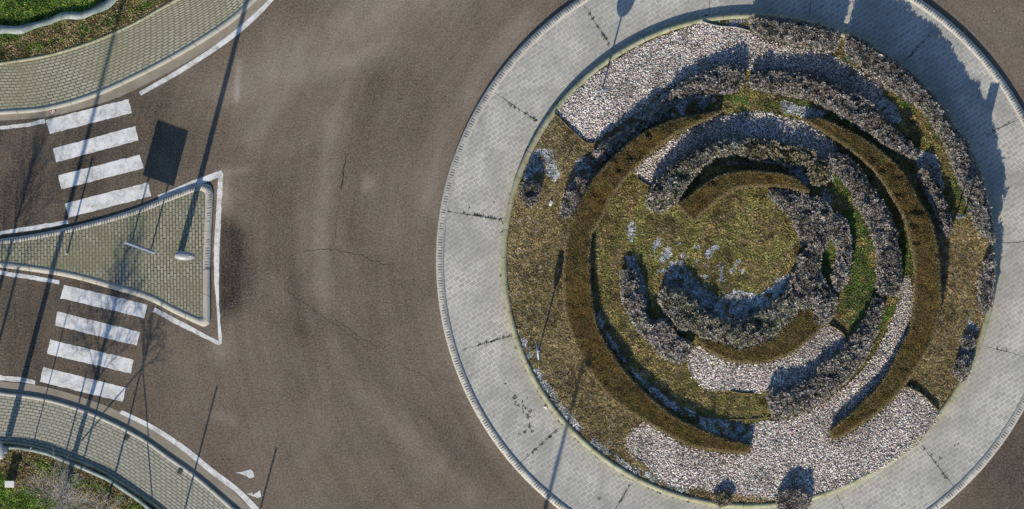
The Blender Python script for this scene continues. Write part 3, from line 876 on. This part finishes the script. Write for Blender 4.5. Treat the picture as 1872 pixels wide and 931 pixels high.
ICF = np.array([(0, 11, 5), (0, 5, 1), (0, 1, 7), (0, 7, 10), (0, 10, 11), (1, 5, 9), (5, 11, 4), (11, 10, 2), (10, 7, 6), (7, 1, 8), (3, 9, 4), (3, 4, 2), (3, 2, 6), (3, 6, 8), (3, 8, 9), (4, 9, 5), (2, 4, 11), (6, 2, 10), (8, 6, 7), (9, 8, 1)])
GRAVEL_POLYS = []
SC = [(0.72, 0.68, 0.635), (0.56, 0.49, 0.455), (0.65, 0.54, 0.49), (0.34, 0.305, 0.295), (0.16, 0.145, 0.14), (0.40, 0.33, 0.265), (0.86, 0.84, 0.80)]
SP = [2.8, 2.8, 2.7, 1.7, 1.0, 1.1, 1.8]
def stones(pts, z, size, cols):
    n = len(pts)
    s = size * rng.uniform(0.55, 1.35, (n, 1)) * rng.uniform(0.7, 1.25, (n, 3)) * np.array([1, 1, 0.75])
    V = ICO[None] * s[:, None, :] * rng.uniform(0.85, 1.15, (n, 12, 1))
    a, b = rng.uniform(0, 2 * np.pi, n), rng.normal(0, 0.5, n)
    ca, sa, cb, sb = np.cos(a)[:, None], np.sin(a)[:, None], np.cos(b)[:, None], np.sin(b)[:, None]
    X, Y, Z = V[..., 0], V[..., 1] * cb - V[..., 2] * sb, V[..., 1] * sb + V[..., 2] * cb
    V = np.stack([X * ca - Y * sa + pts[:, 0:1], X * sa + Y * ca + pts[:, 1:2], Z + z[:, None]], 2)
    F = (ICF[None] + 12 * np.arange(n)[:, None, None]).reshape(-1, 3)
    return V.reshape(-1, 3), F, np.repeat(cols, 12, 0)
def gravel(poly, z, label):
    pl = catmull(poly, 3, True)
    pw_ = WP(pl)
    GRAVEL_POLYS.append(pw_)
    structure(sheet("gravel_base", pl, z, M['gravel_bed']))
    sp = 0.042
    lo, hi = pw_.min(0) - 0.15, pw_.max(0) + 0.15
    a, b = np.meshgrid(np.arange(lo[0], hi[0], sp), np.arange(lo[1], hi[1], sp))
    pts = np.stack([a.ravel(), b.ravel()], 1)
    pts += rng.uniform(-sp / 2, sp / 2, pts.shape)
    ins = inside(pts, pw_)
    d, _ = edge_dist(pts, pw_)
    spill = ~ins & (d < 0.07 * rng.random(len(pts)) ** 2.2)
    thin = ins & (d < 0.10) & (rng.random(len(pts)) < 0.3)
    for hp in HEDGE_POLYS:
        spill &= ~inside(pts, hp)
    spill &= np.hypot(pts[:, 0] - (1369 - CX) / PPM, pts[:, 1] - (CY - 477) / PPM) < 8.85
    pts = pts[(ins & ~thin) | spill]
    c = mixcol(len(pts), SC, SP, 0.15)
    c *= np.clip(0.97 + 0.20 * vnoise(pts[:, 0], pts[:, 1], 0.5, 21) + 0.14 * vnoise(pts[:, 0], pts[:, 1], 1.6, 22), 0.5, 1.3)[:, None]
    zz = z + rng.uniform(0.0, 0.03, len(pts)) + 0.012 * vnoise(pts[:, 0], pts[:, 1], 0.35, 20)
    V, F, C = stones(pts, zz, 0.028, c)
    o = np_mesh("gravel", V, [F], M['stone'], cols=C)
    tag(o, label, "gravel", kind='stuff')
gravel(G1, 0.285, "pale pinkish gravel bed inside the upper left inner kerb")
gravel(G2, 0.283, "pale gravel crescent between the upper tips of the two long hedges")
gravel(G3, 0.287, "large pale pinkish gravel bed at the bottom of the roundabout")
gravel(G4, 0.281, "pale gravel pocket below the innermost circle's lower hedge")

def edging(pts, h, z=0.27, w=1.0, mat='soil'):
    p = catmull(pts, 5)
    d = np.gradient(p, axis=0)
    nn = np.stack([-d[:, 1], d[:, 0]], 1) / np.linalg.norm(d, axis=1)[:, None] * w
    structure(strip("bed_edging", p + nn, p - nn, z + h, M[mat], base=z - 0.05))
edging([(1014, 207), (1036, 229), (1054, 246), (1074, 262), (1094, 260)], 0.13)
edging([(1094, 260), (1106, 248), (1150, 217), (1220, 163), (1272, 141), (1305, 128)], 0.04)
edging([(1284, 39), (1300, 45), (1323, 49), (1345, 50), (1371, 57)], 0.09, w=1.4, mat='kerb_plain')
edging([(1656, 705), (1687, 722), (1714, 750)], 0.17)
edging([(1166, 326), (1184, 339), (1197, 339)], 0.11)
edging([(1335, 715), (1356, 719), (1378, 720)], 0.10)
edging([(1142, 818), (1152, 800), (1173, 771)], 0.05)
edging([(1143, 820), (1180, 853), (1195, 872)], 0.06)
edging([(1517, 595), (1530, 601), (1543, 612), (1549, 626)], 0.14)
edging([(1548, 622), (1570, 600), (1588, 573)], 0.16)
edging([(1250, 752), (1290, 762), (1340, 767), (1382, 766), (1408, 762)], 0.05)

# ------------------------------------------------------------------ ground cover on the roundabout
allpoly = LAV_POLYS + HEDGE_POLYS + GRAVEL_POLYS
cw = np.array(W(1369, 477))
disc = WP(arc(441, n=121)[:-1])
def near_poly(p_px, pts):
    return inside(p_px, pts)
def cover(pts):
    """kind of ground cover at photo-pixel points: 0 mossy, 1 dry brown, 2 green, 3 frosted, 4 bare"""
    r = np.hypot(pts[:, 0] - 1369, pts[:, 1] - 477)
    k = np.zeros(len(pts), int)
    n = vnoise(pts[:, 0], pts[:, 1], 22, 31)
    n2 = vnoise(pts[:, 0], pts[:, 1], 9, 32)
    lx = pts[:, 0]; ly = pts[:, 1]
    k[(r > 325) & (lx < 1200)] = 1
    k[(lx > 1690) & (ly > 390)] = 1
    k[(r > 400) & (ly > 780)] = 1
    grn = inside(pts, [(1530, 360), (1570, 380), (1605, 440), (1604, 540), (1560, 600), (1530, 575), (1552, 500), (1556, 430)])
    k[grn & (n > -0.45)] = 2
    k[inside(pts, [(1640, 430), (1668, 440), (1672, 500), (1655, 505), (1646, 540), (1640, 560), (1620, 590), (1605, 620), (1590, 655), (1598, 600), (1640, 530)]) & (n > -0.6)] = 2
    k[inside(pts, [(1650, 170), (1720, 230), (1745, 310), (1770, 400), (1750, 400), (1735, 300), (1700, 230), (1640, 190)]) & (n > -0.2)] = 2
    k[inside(pts, [(1450, 85), (1520, 97), (1560, 110), (1545, 118), (1460, 96)]) & (n > 0)] = 2
    k[inside(pts, [(1310, 172), (1500, 185), (1560, 230), (1480, 205), (1320, 185)]) & (n > -0.3)] = 2
    k[inside(pts, [(1525, 290), (1560, 350), (1560, 420), (1530, 370), (1510, 310)]) & (n > -0.3)] = 2
    k[inside(pts, [(1500, 425), (1530, 440), (1534, 470), (1522, 515), (1505, 500), (1502, 470)])] = 2
    fr = inside(pts, [(1212, 528), (1226, 478), (1245, 475), (1262, 500), (1290, 530), (1318, 545), (1345, 530), (1390, 540), (1420, 510), (1450, 500), (1462, 530), (1430, 545), (1395, 570), (1345, 592), (1300, 585), (1255, 545)])
    fr |= np.hypot((lx - 1470) / 9, (ly - 442) / 9) < 1
    fr |= (np.hypot((lx - 1209) / 15, (ly - 455) / 22) < 1) & (n2 > 0.05)
    fr |= (np.hypot((lx - 1330) / 22, (ly - 498) / 22) < 1) & (n2 > 0.2)
    fr |= (np.hypot((lx - 1300) / 16, (ly - 462) / 12) < 1) & (n2 > 0.25)
    fr |= (np.hypot((lx - 1280) / 90, (ly - 490) / 50) < 1) & (n2 > 0.68)
    fr |= np.hypot((lx - 1155) / 7, (ly - 425) / 20) < 1
    fr |= inside(pts, [(1142, 470), (1160, 468), (1175, 510), (1185, 560), (1175, 575), (1160, 510)])
    fr |= inside(pts, [(1095, 560), (1105, 600), (1160, 680), (1230, 735), (1290, 762), (1375, 775), (1372, 812), (1300, 790), (1200, 730), (1130, 650), (1090, 585)]) & (n2 > -0.2)
    fr |= inside(pts, [(950, 300), (975, 270), (1010, 275), (1025, 320), (1015, 335), (985, 310), (960, 335)])
    fr |= inside(pts, [(1048, 300), (1065, 284), (1092, 292), (1085, 325), (1055, 325)])
    fr |= inside(pts, [(1286, 36), (1345, 32), (1372, 34), (1372, 56), (1330, 47)])
    fr |= inside(pts, [(1600, 165), (1640, 195), (1650, 225), (1625, 225), (1595, 195)])
    fr |= inside(pts, [(1672, 272), (1712, 285), (1728, 350), (1705, 330), (1676, 305)])
    fr |= inside(pts, [(1425, 182), (1510, 205), (1500, 222), (1430, 205)])
    fr |= inside(pts, [(1530, 290), (1300, 300), (1420, 300), (1540, 400), (1520, 340)]) & (n > 0.2)
    fr |= np.hypot((lx - 1778) / 11, (ly - 596) / 15) < 1
    fr |= np.hypot((lx - 1770) / 13, (ly - 643) / 14) < 1
    fr |= (np.abs(r - 437) < 7) & (lx < 1260) & (ly > 620) & (n > -0.1)
    fr |= inside(pts, [(1095, 268), (1140, 225), (1225, 165), (1300, 180), (1290, 203), (1220, 216), (1158, 247), (1110, 290)]) & (n > -0.3)
    k[fr & (n2 > -0.6)] = 3
    k[(k == 0) & (n2 > 0.62)] = 4
    return k
sp_ = 0.055
lo, hi = disc.min(0), disc.max(0)
a_, b_ = np.meshgrid(np.arange(lo[0], hi[0], sp_), np.arange(lo[1], hi[1], sp_))
pts = np.stack([a_.ravel(), b_.ravel()], 1)
pts += rng.uniform(-sp_ / 2, sp_ / 2, pts.shape)
ok = np.hypot(pts[:, 0] - cw[0], pts[:, 1] - cw[1]) < 441 / PPM
for pl in allpoly:
    ok &= ~inside(pts, pl)
pts = pts[ok]
ppx = np.stack([pts[:, 0] * PPM + CX, CY - pts[:, 1] * PPM], 1)
kind = cover(ppx)
def cover_stuff(sel, cols, probs, nb, length, width, lean, label, name, jit=0.02, clump=0.2):
    p = pts[sel]
    c = mixcol(len(p), cols, probs, 0.16)
    sh = 0.85 + 0.35 * vnoise(p[:, 0], p[:, 1], clump, 41) + 0.32 * vnoise(p[:, 0], p[:, 1], 0.8, 42)
    if name == "moss":
        gm = np.clip(0.5 + 1.2 * vnoise(p[:, 0], p[:, 1], 0.45, 44), 0, 1)[:, None]
        c = c * (gm * np.array([0.88, 0.90, 0.70]) + (1 - gm) * np.array([1.02, 0.86, 0.92]))
        dk = np.clip((vnoise(p[:, 0], p[:, 1], 0.30, 45) - 0.45) * 4, 0, 1)[:, None]
        c = c * (1 - 0.6 * dk)
    c = c * np.clip(sh, 0.4, 1.5)[:, None]
    z = 0.285 + 0.02 * np.clip(vnoise(p[:, 0], p[:, 1], 0.18, 43), -0.4, 1)
    V, F, C = blades(p, z, nb, length, width, lean, c, jit=jit)
    tag(np_mesh(name, V, [F], M['plant'], cols=C), label, "ground cover", kind='stuff')
cover_stuff(kind == 0, [(0.37, 0.335, 0.125), (0.27, 0.265, 0.085), (0.48, 0.41, 0.215), (0.19, 0.22, 0.06), (0.25, 0.19, 0.10), (0.58, 0.54, 0.38)], [3.2, 3, 1.8, 1.5, 0.8, 0.5], 4, 0.05, 0.03, 1.2,
            "mossy olive winter ground cover in the inner beds", "moss")
cover_stuff(kind == 1, [(0.43, 0.335, 0.18), (0.34, 0.26, 0.125), (0.51, 0.415, 0.25), (0.19, 0.145, 0.065), (0.27, 0.24, 0.10), (0.52, 0.50, 0.46)], [3, 3, 1.6, 1.3, 1.0, 0.25], 8, 0.075, 0.018, 1.1,
            "brown dry tufted grass in the outer ring of the roundabout", "dry_grass", clump=0.12)
cover_stuff(kind == 2, [(0.115, 0.22, 0.045), (0.09, 0.165, 0.035), (0.19, 0.255, 0.065), (0.29, 0.24, 0.11)], [3, 2.4, 1.6, 1.3], 5, 0.06, 0.024, 1.05,
            "bright green grass patches between the right hand hedges", "grass")
cover_stuff(kind == 3, [(0.62, 0.64, 0.67), (0.46, 0.48, 0.50), (0.26, 0.26, 0.21), (0.14, 0.14, 0.06), (0.74, 0.76, 0.78)], [2.8, 2.2, 1.0, 0.6, 1.8], 7, 0.05, 0.030, 1.25,
            "white frosted ground cover left in the shady hollows", "frosted_grass")
# green weeds sprinkled through gravel and along joints
wp = []
for gp in GRAVEL_POLYS:
    q_ = jitter_pts(gp, 0.16)
    m_ = vnoise(q_[:, 0], q_[:, 1], 0.55, 60) + 0.35 * rng.normal(0, 1, len(q_)) > 0.72
    wp.append(q_[m_])
wp = np.concatenate(wp)
V, F, C = blades(wp, np.full(len(wp), 0.31), 7, 0.06, 0.025, 0.9, mixcol(len(wp), [(0.07, 0.12, 0.025), (0.12, 0.14, 0.035), (0.17, 0.15, 0.07)], [3, 2, 1]))
tag(np_mesh("weeds", V, [F], M['plant'], cols=C), "sparse green weeds growing through the pale gravel", "weeds", kind='stuff')
jp, jw = [], []
for a, b, dens in [((868, 394), (917, 402), 1.0), ((820, 387), (868, 394), .25), ((870, 632), (935, 614), .7), ((1075, 22), (1119, 90), .5), ((930, 190), (982, 222), .6), ((965, 835), (1022, 783), .4), ((1130, 922), (1152, 886), .5), ((1290, 30), (1300, 30), .5),
                   ((1690, 820), (1730, 875), .35), ((1655, 112), (1700, 62), .3), ((1815, 240), (1850, 222), .4), ((1805, 635), (1840, 643), .25)]:
    n_ = int(np.hypot(b[0] - a[0], b[1] - a[1]) * dens * 0.55)
    t_ = rng.random(n_)[:, None]
    jp.append(np.array(a) + (np.array(b) - np.array(a)) * t_ + rng.normal(0, 0.7, (n_, 2)))
jp.append(np.stack([rng.normal(965, 12, 40), rng.normal(765, 22, 40)], 1)[:14])
al = np.radians(rng.uniform(130, 260, 45))
jp.append(np.stack([1369 + 454.5 * np.cos(al), 477 - 454.5 * np.sin(al)], 1) + rng.normal(0, 0.8, (45, 2)))
jp = WP(np.concatenate(jp))
V, F, C = blades(jp, np.full(len(jp), 0.145), 6, 0.05, 0.022, 1.1, mixcol(len(jp), [(0.05, 0.075, 0.02), (0.08, 0.08, 0.03), (0.035, 0.04, 0.015)], [2, 1, 2]))
tag(np_mesh("weeds", V, [F], M['plant'], cols=C), "dark green weeds growing in the joints of the paved apron", "weeds", kind='stuff')

# dark stains on the apron pavers
def blot(cx_, cy_, r_, seed):
    r__ = random.Random(seed)
    p = [(cx_ + r_ * r__.uniform(.35, 1.2) * math.cos(a), cy_ + r_ * r__.uniform(.35, 1.2) * math.sin(a)) for a in np.linspace(0, 2 * np.pi, 11, endpoint=False)]
    o = sheet("moss_stain", catmull(p, 3, True), 0.146, M['stain'])
    structure(o)
for k, (a, b, r_) in enumerate([(941, 727, 5), (948, 742, 3.5), (966, 762, 5), (970, 752, 4), (968, 780, 4), (960, 790, 3), (960, 746, 2.5), (1718, 838, 4), (1752, 812, 3), (1745, 815, 2.5), (924, 702, 2.5), (1702, 700, 2), (858, 380, 2.5), (1095, 912, 4), (903, 370, 2.5)]):
    blot(a, b, r_, k)

# ------------------------------------------------------------------ verge grass
def verge_grass(poly, base_curve, label, border):
    pw_ = WP(poly)
    p = jitter_pts(pw_, 0.050)
    px = np.stack([p[:, 0] * PPM + CX, CY - p[:, 1] * PPM], 1)
    m_ = (px[:, 0] > -130) & (px[:, 0] < 480) & (px[:, 1] > -110) & (px[:, 1] < 1060)
    p, px = p[m_], px[m_]
    d, _ = edge_dist(p, WP(base_curve[::3]))
    n_ = vnoise(p[:, 0], p[:, 1], 0.5, 71)
    c = mixcol(len(p), [(0.14, 0.255, 0.04), (0.10, 0.185, 0.03), (0.22, 0.31, 0.06), (0.30, 0.27, 0.12), (0.03, 0.045, 0.014)], [3, 3, 1.6, 0.6, 1.0], 0.2)
    br = mixcol(len(p), [(0.37, 0.275, 0.155), (0.28, 0.225, 0.095), (0.45, 0.36, 0.225), (0.15, 0.19, 0.045), (0.11, 0.085, 0.045)], [3, 2, 1.4, 2, 0.7], 0.2)
    dry = (d + 0.28 * n_ + rng.normal(0, 0.12, len(p))) < border
    c[dry] = br[dry]
    c *= np.clip(0.9 + 0.45 * vnoise(p[:, 0], p[:, 1], 0.16, 72) + 0.3 * vnoise(p[:, 0], p[:, 1], 0.8, 73), 0.3, 1.6)[:, None]
    V, F, C = blades(p, 0.125 + 0.035 * np.clip(vnoise(p[:, 0], p[:, 1], 0.3, 74), -0.3, 1), 6, 0.07, 0.024, 1.05, c)
    tag(np_mesh("grass", V, [F], M['plant'], cols=C), label, "grass", kind='stuff')
verge_grass(verge_top, TL_go, "green grass with a brown border beside the upper left sidewalk", 0.36)
verge_grass(verge_bot, BL_go, "green grass and leaf litter beside the lower left sidewalk", 0.42)

# ------------------------------------------------------------------ low fences
def rail_fence(pts, w, h, label, seed, irregular):
    r = random.Random(seed)
    p = resample(catmull(pts, 6), 60)
    x0, y0 = W(*p[30])
    root = empty("low_fence", (x0, y0, 0.11))
    tag(root, label, "fence")
    d = np.gradient(p, axis=0)
    nn = np.stack([-d[:, 1], d[:, 0]], 1) / np.linalg.norm(d, axis=1)[:, None]
    ph = [r.uniform(0, 6) for _ in range(4)]
    s = np.arange(60)
    wa = w * (1 + irregular * np.sin(s * 0.31 + ph[0]) + irregular * 0.6 * np.sin(s * 0.83 + ph[1]))
    wb = w * (1 + irregular * np.sin(s * 0.37 + ph[2]) + irregular * 0.6 * np.sin(s * 0.71 + ph[3]))
    A, B = WP(p + nn * wa[:, None]), WP(p - nn * wb[:, None])
    off = np.array([x0, y0])
    A -= off; B -= off
    n = len(A)
    V = np.concatenate([np.c_[A, np.full(n, h - 0.05)], np.c_[A, np.full(n, h)], np.c_[B, np.full(n, h)], np.c_[B, np.full(n, h - 0.05)]])
    i_ = np.arange(n - 1)
    F = [np.stack([k * n + i_, k * n + i_ + 1, ((k + 1) % 4) * n + i_ + 1, ((k + 1) % 4) * n + i_], 1) for k in range(4)]
    F.append(np.array([[0, n, 2 * n, 3 * n], [n - 1, 2 * n - 1, 3 * n - 1, 4 * n - 1]]))
    np_mesh("rail", V, F, M['rail'], parent=root)
    for k in range(2, 60, 7):
        c = (A[k] + B[k]) / 2
        MB().tube([(c[0], c[1], -0.02), (c[0], c[1], h - 0.04)], 0.03, 8).done("post", M['rail'], root)
rail_fence([(-110, 70), (0, 57), (53, 49), (90, 39), (128, 31), (156, 25), (185, 12), (215, -5), (290, -50)], 6.6, 0.16, "pale grey-green low fence rail crossing the upper left grass", 3, 0.4)
rail_fence([(-110, 812), (0, 818), (36, 819), (84, 830), (126, 846), (182, 869), (223, 894), (274, 931), (340, 985)], 3.2, 0.15, "pale teal low fence rail along the lower left sidewalk edge", 5, 0.18)

# ------------------------------------------------------------------ lamps, signs, posts
def street_lamp(px, py, h, head_ang, reach, label, group="street lamps around the junction", zb=0.132, hl=0.74, hw=0.34):
    x0, y0 = W(px, py)
    root = empty("street_lamp", (x0, y0, zb), head_ang)
    tag(root, label, "street lamp", group)
    MB().tube([(0, 0, 0), (0, 0, 0.02)], [0.19, 0.19], 16).done("base_plate", M['galv'], root)
    MB().tube([(0, 0, 0.02), (0, 0, 1.0), (0, 0, 1.02), (0, 0, h - 0.1)], [0.12, 0.115, 0.105, 0.055], 16).done("pole", M['galv'], root, True)
    MB().tube([(0, 0, h - 0.12), (0.04, 0, h - 0.02), (reach, 0, h + 0.02)], [0.05, 0.045, 0.04], 10).done("arm", M['galv'], root, True)
    bm = MB()
    pts_, rad = [], []
    for t in np.linspace(0, 1, 14):
        pts_.append((reach - hl / 2 + hl * t, 0, h + 0.04))
        rad.append(max(0.02, 0.5 * (math.sin(math.pi * min(1, 0.08 + t * 0.9))) ** 0.55))
    bm.tube(pts_, rad, 16)
    for v in bm.bm.verts:
        v.co.y *= hw
        v.co.z = h + 0.04 + (v.co.z - h - 0.04) * (0.28 if v.co.z > h + 0.04 else 0.12)
    hd = bm.done("lamp_head", M['lamp'], root, True)
    MB().tube([(reach - 0.02, 0, h - 0.035), (reach + hl * 0.3, 0, h - 0.035)], [0.10, 0.08], 12).done("lens", M['lens'], hd)
    MB().tube([(reach + hl * 0.27, 0, h + 0.15), (reach + hl * 0.27, 0, h + 0.20)], [0.035, 0.03], 10).done("photocell", M['lens'], hd, True)
    return root
street_lamp(329, 467, 9.0, math.radians(-4), 0.30, "grey street lamp standing on the paved splitter island, oval head from above")
street_lamp(9, 824, 9.0, math.radians(98), 0.12, "street lamp at the lower left edge, beside the grass fence", zb=0.11)
street_lamp(853, 1478, 9.0, math.radians(60), 0.35, "street lamp beyond the bottom edge casting a shadow across the apron", zb=0.0)

def sign_disc(px, py, ang, zc, r, label, zb=0.27):
    x0, y0 = W(px, py)
    root = empty("traffic_sign", (x0, y0, zb), ang)
    tag(root, label, "sign", "traffic signs on the roundabout")
    MB().tube([(0, 0, -0.1), (0, 0, zc + r + 0.05)], 0.03, 10).done("post", M['galv'], root, True)
    pl = MB().tube([(0, -0.030, zc), (0, -0.085, zc)], [r, r], 32).done("plate", M['galv'], root)
    MB().tube([(0, -0.0855, zc), (0, -0.0885, zc)], [r * 0.94, r * 0.94], 32).done("face", M['blue'], pl)
    for zz in (-0.12, 0.12):
        MB().box((0, -0.02, zc + zz), (r * 1.2, 0.05, 0.04)).done("bracket", M['galv'], root)
sign_disc(985, 642, math.radians(-82), 1.64, 0.31, "round sign seen edge-on standing in the brown outer bed, left of the long hedge")
sign_disc(1101, 164, math.radians(12), 1.64, 0.33, "round sign seen edge-on standing in the upper left gravel bed")
def frame_sign(px, py, label):
    x0, y0 = W(px, py)
    root = empty("traffic_sign", (x0, y0, 0.27), math.radians(4))
    tag(root, label, "sign", "traffic signs on the roundabout")
    for s in (-1, 1):
        MB().tube([(s * 0.14, 0, -0.1), (s * 0.14, 0, 2.45)], 0.028, 10).done("post", M['galv'], root, True)
    MB().box((0, -0.05, 2.1), (0.34, 0.03, 0.75), bevel=0.008).done("plate", M['galv'], root)
    MB().box((0, 0.05, 1.75), (0.30, 0.05, 0.05)).done("bracket", M['galv'], root)
frame_sign(1755, 396, "two-post sign standing in the right hand bed beside the long lavender row")

x0, y0 = W(258.5, 450)
root = empty("direction_sign", (x0, y0, 0.132), math.radians(-19.5))
tag(root, "wide grey sign board on two posts, left of the lamp on the splitter island", "sign")
for s in (-1, 1):
    MB().tube([(s * 0.38, 0, 0), (s * 0.38, 0, 2.2)], 0.03, 10).done("post", M['galv'], root, True)
bd = MB().box((0, -0.075, 1.70), (1.2, 0.07, 1.05), bevel=0.012).done("board", M['galv'], root)
MB().box((0, -0.1135, 1.70), (1.12, 0.006, 0.97)).done("face", M['blue'], bd)
for zz in (1.4, 2.0):
    MB().box((0, -0.02, zz), (1.1, 0.04, 0.05)).done("bracket", M['galv'], root)

def post(px, py, h, r, label, zb=0.11, cap=True, name="metal_post"):
    x0, y0 = W(px, py)
    root = empty(name, (x0, y0, zb))
    tag(root, label, "post", "thin posts around the lower left corner")
    MB().tube([(0, 0, -0.05), (0, 0, h)], [r, r * 0.9], 10).done("shaft", M['galv'], root, True)
    MB().tube([(0, 0, h), (0, 0, h + 0.02), (0, 0, h + 0.03)], [r * 1.25, r * 1.2, r * 0.4], 10).done("cap", M['galv'], root, True)
post(123, 464, 1.68, 0.035, "short thin post on the splitter island, left of the sign board", 0.132)
post(59, 818, 2.6, 0.022, "thin tall post in the fence line of the lower left sidewalk")
post(-64, 862, 3.9, 0.05, "thin post beyond the left edge casting a shadow to the splitter kerb")
post(322, 991, 2.86, 0.035, "thin post below the lower left sidewalk, shadow reaching the road")
post(431, 1102, 2.95, 0.035, "farthest thin post below the bottom edge, beside the kerb", 0.0)

x0, y0 = W(18, 885)
root = empty("utility_cabinet", (x0, y0, 0.11))
tag(root, "small white-topped utility cabinet standing in the lower left grass", "cabinet")
MB().box((0, 0, 0.27), (0.29, 0.19, 0.54), bevel=0.012).done("body", M['cab'], root)
MB().box((0, 0, 0.565), (0.34, 0.24, 0.05), bevel=0.014).done("lid", M['cab'], root)
MB().box((0, -0.101, 0.28), (0.22, 0.012, 0.38), bevel=0.004).done("door", M['cab'], root)

# ------------------------------------------------------------------ bare young trees
def bare_tree(px, py, h, spread, label, trunk_r, first, seed, stakes=None, guys=None, n1=9, fine=1.0):
    r = random.Random(seed)
    x0, y0 = W(px, py)
    root = empty("bare_tree", (x0, y0, 0.11))
    tag(root, label, "tree", "bare young trees on the lower left verge")
    tb = MB()
    tp = [(0, 0, -0.05)]
    for k in range(1, 9):
        tp.append((r.gauss(0, 0.025), r.gauss(0, 0.025), h * 0.85 * k / 8))
    tb.tube(tp, [trunk_r * (1 - 0.085 * k) for k in range(9)], 8)
    tb.done("trunk", M['bark'], root, True)
    V, F, off = [], [], 0
    def twig(p0, d, L, rad, lev):
        nonlocal off
        n = 4
        p = Vector(p0); dd = Vector(d).normalized()
        pr = []
        for k in range(n + 1):
            rr = rad * (1 - 0.72 * k / n)
            a = dd.orthogonal().normalized(); b = dd.cross(a)
            for q_ in range(3):
                an = 2 * math.pi * q_ / 3
                V.append(p + (a * math.cos(an) + b * math.sin(an)) * rr)
            pr.append((p.copy(), dd.copy(), rr))
            dd = (dd + Vector((r.gauss(0, .13), r.gauss(0, .13), r.gauss(0.04, .10)))).normalized()
            p = p + dd * (L / n)
        for k in range(n):
            for q_ in range(3):
                F.append((off + k * 3 + q_, off + k * 3 + (q_ + 1) % 3, off + (k + 1) * 3 + (q_ + 1) % 3, off + (k + 1) * 3 + q_))
        off += 3 * (n + 1)
        if lev > 0:
            for _ in range(int((6 if lev == 2 else 5) * fine)):
                p_, d_, r_ = pr[r.randint(1, n)]
                ax = d_.orthogonal().normalized()
                ax.rotate(__import__('mathutils').Quaternion(d_, r.uniform(0, 6.28)))
                nd = (d_ * 0.8 + ax * r.uniform(0.45, 0.95) + Vector((0, 0, 0.12))).normalized()
                twig(p_, nd, L * r.uniform(0.38, 0.62), max(r_ * 0.6, 0.0055), lev - 1)
    for k in range(n1):
        z = first + (h * 0.85 - first) * (k / (n1 - 1)) ** 0.9
        az = k * 2.4 + r.uniform(-.4, .4)
        el = math.radians(r.uniform(25, 50) + 25 * k / n1)
        L = spread * r.uniform(0.8, 1.15) * (1 - 0.45 * k / n1)
        twig((0, 0, z), (math.cos(az) * math.cos(el), math.sin(az) * math.cos(el), math.sin(el)), L, min(trunk_r * 0.34, 0.022), 2)
    np_mesh("crown", np.array([tuple(v) for v in V]), [np.array(F)], M['bark'], parent=root)
    for sx_, sy_, hh in (stakes or []):
        MB().tube([(sx_, sy_, -0.05), (sx_, sy_, hh)], 0.03, 8).done("stake", M['wood'], root)
    for gx_, gy_ in (guys or []):
        hh = first
        wx, wy = W(gx_, gy_)
        MB().tube([(wx - x0, wy - y0, 0.0), (0, 0, hh)], 0.022, 6).done("stake", M['wood'], root)
bare_tree(118, 905, 5.0, 1.35, "bare pale-twigged young tree between two upright stakes on the lower left grass", 0.11, 2.0, 3, stakes=[(-0.36, 0.0, 2.15), (0.36, 0.0, 2.1)], n1=22, fine=1.8)
bare_tree(192, 934, 3.8, 0.95, "slim bare young tree braced by slanting stakes beside the fence", 0.05, 2.65, 8, guys=[(282, 960), (122, 838)], n1=14)
bare_tree(-72, 800, 6.4, 1.6, "larger bare tree beyond the left edge of the photo", 0.10, 3.0, 12, n1=20)

# ------------------------------------------------------------------ valve covers and litter
for px, py, lab in [(231, 801, "small dark valve cover in the lower left paving, nearer the crossing"), (329, 863, "small dark valve cover in the lower left paving, farther from the crossing")]:
    x0, y0 = W(px, py)
    root = empty("valve_cover", (x0, y0, 0.112), math.radians(-28))
    tag(root, lab, "cover", "valve covers in the sidewalk")
    MB().box((0, 0, 0.004), (0.17, 0.17, 0.012), bevel=0.003).done("frame", M['iron'], root)
    MB().tube([(0, 0, 0.010), (0, 0, 0.016)], 0.062, 16).done("lid", M['iron'], root)

def litter(name, px, py, z, sx_, sy_, ang, mat, label, seed):
    r = random.Random(seed)
    x0, y0 = W(px, py)
    bm = bmesh.new()
    bmesh.ops.create_grid(bm, x_segments=6, y_segments=5, size=0.5)
    for v in bm.verts:
        e = max(abs(v.co.x), abs(v.co.y))
        v.co.x = v.co.x * sx_ + r.gauss(0, sx_ * 0.05)
        v.co.y = v.co.y * sy_ + r.gauss(0, sy_ * 0.05)
        v.co.z = 0.015 + abs(r.gauss(0, 0.022))
    bmesh.ops.solidify(bm, geom=bm.faces[:], thickness=0.004)
    me = bpy.data.meshes.new(name)
    bm.to_mesh(me); bm.free()
    me.materials.append(M[mat])
    o = bpy.data.objects.new(name, me)
    o.location = (x0, y0, z); o.rotation_euler = (0, 0, ang)
    link(o)
    tag(o, label, "litter")
litter("crumpled_paper", 97, 205, 0.012, 0.17, 0.12, 0.2, 'litter_pink', "crumpled pink litter lying on the upper left gutter", 1)
litter("crumpled_paper", 1305, 183, 0.30, 0.16, 0.15, 0.6, 'litter_pink', "pink litter lying above the tip of the left hedge", 2)
litter("cardboard_scrap", 1007, 372, 0.32, 0.11, 0.20, -0.35, 'litter_white', "pale cardboard scrap lying between the two left lavender bushes", 3)
litter("crumpled_paper", 997, 746, 0.15, 0.12, 0.10, 0.3, 'litter_white', "white paper scrap on the apron beside the lower left inner kerb", 4)
litter("plastic_sheet", 1184, 868, 0.30, 0.24, 0.20, -0.5, 'litter_blue', "pale blue plastic scrap at the lower left corner of the large gravel bed", 5)
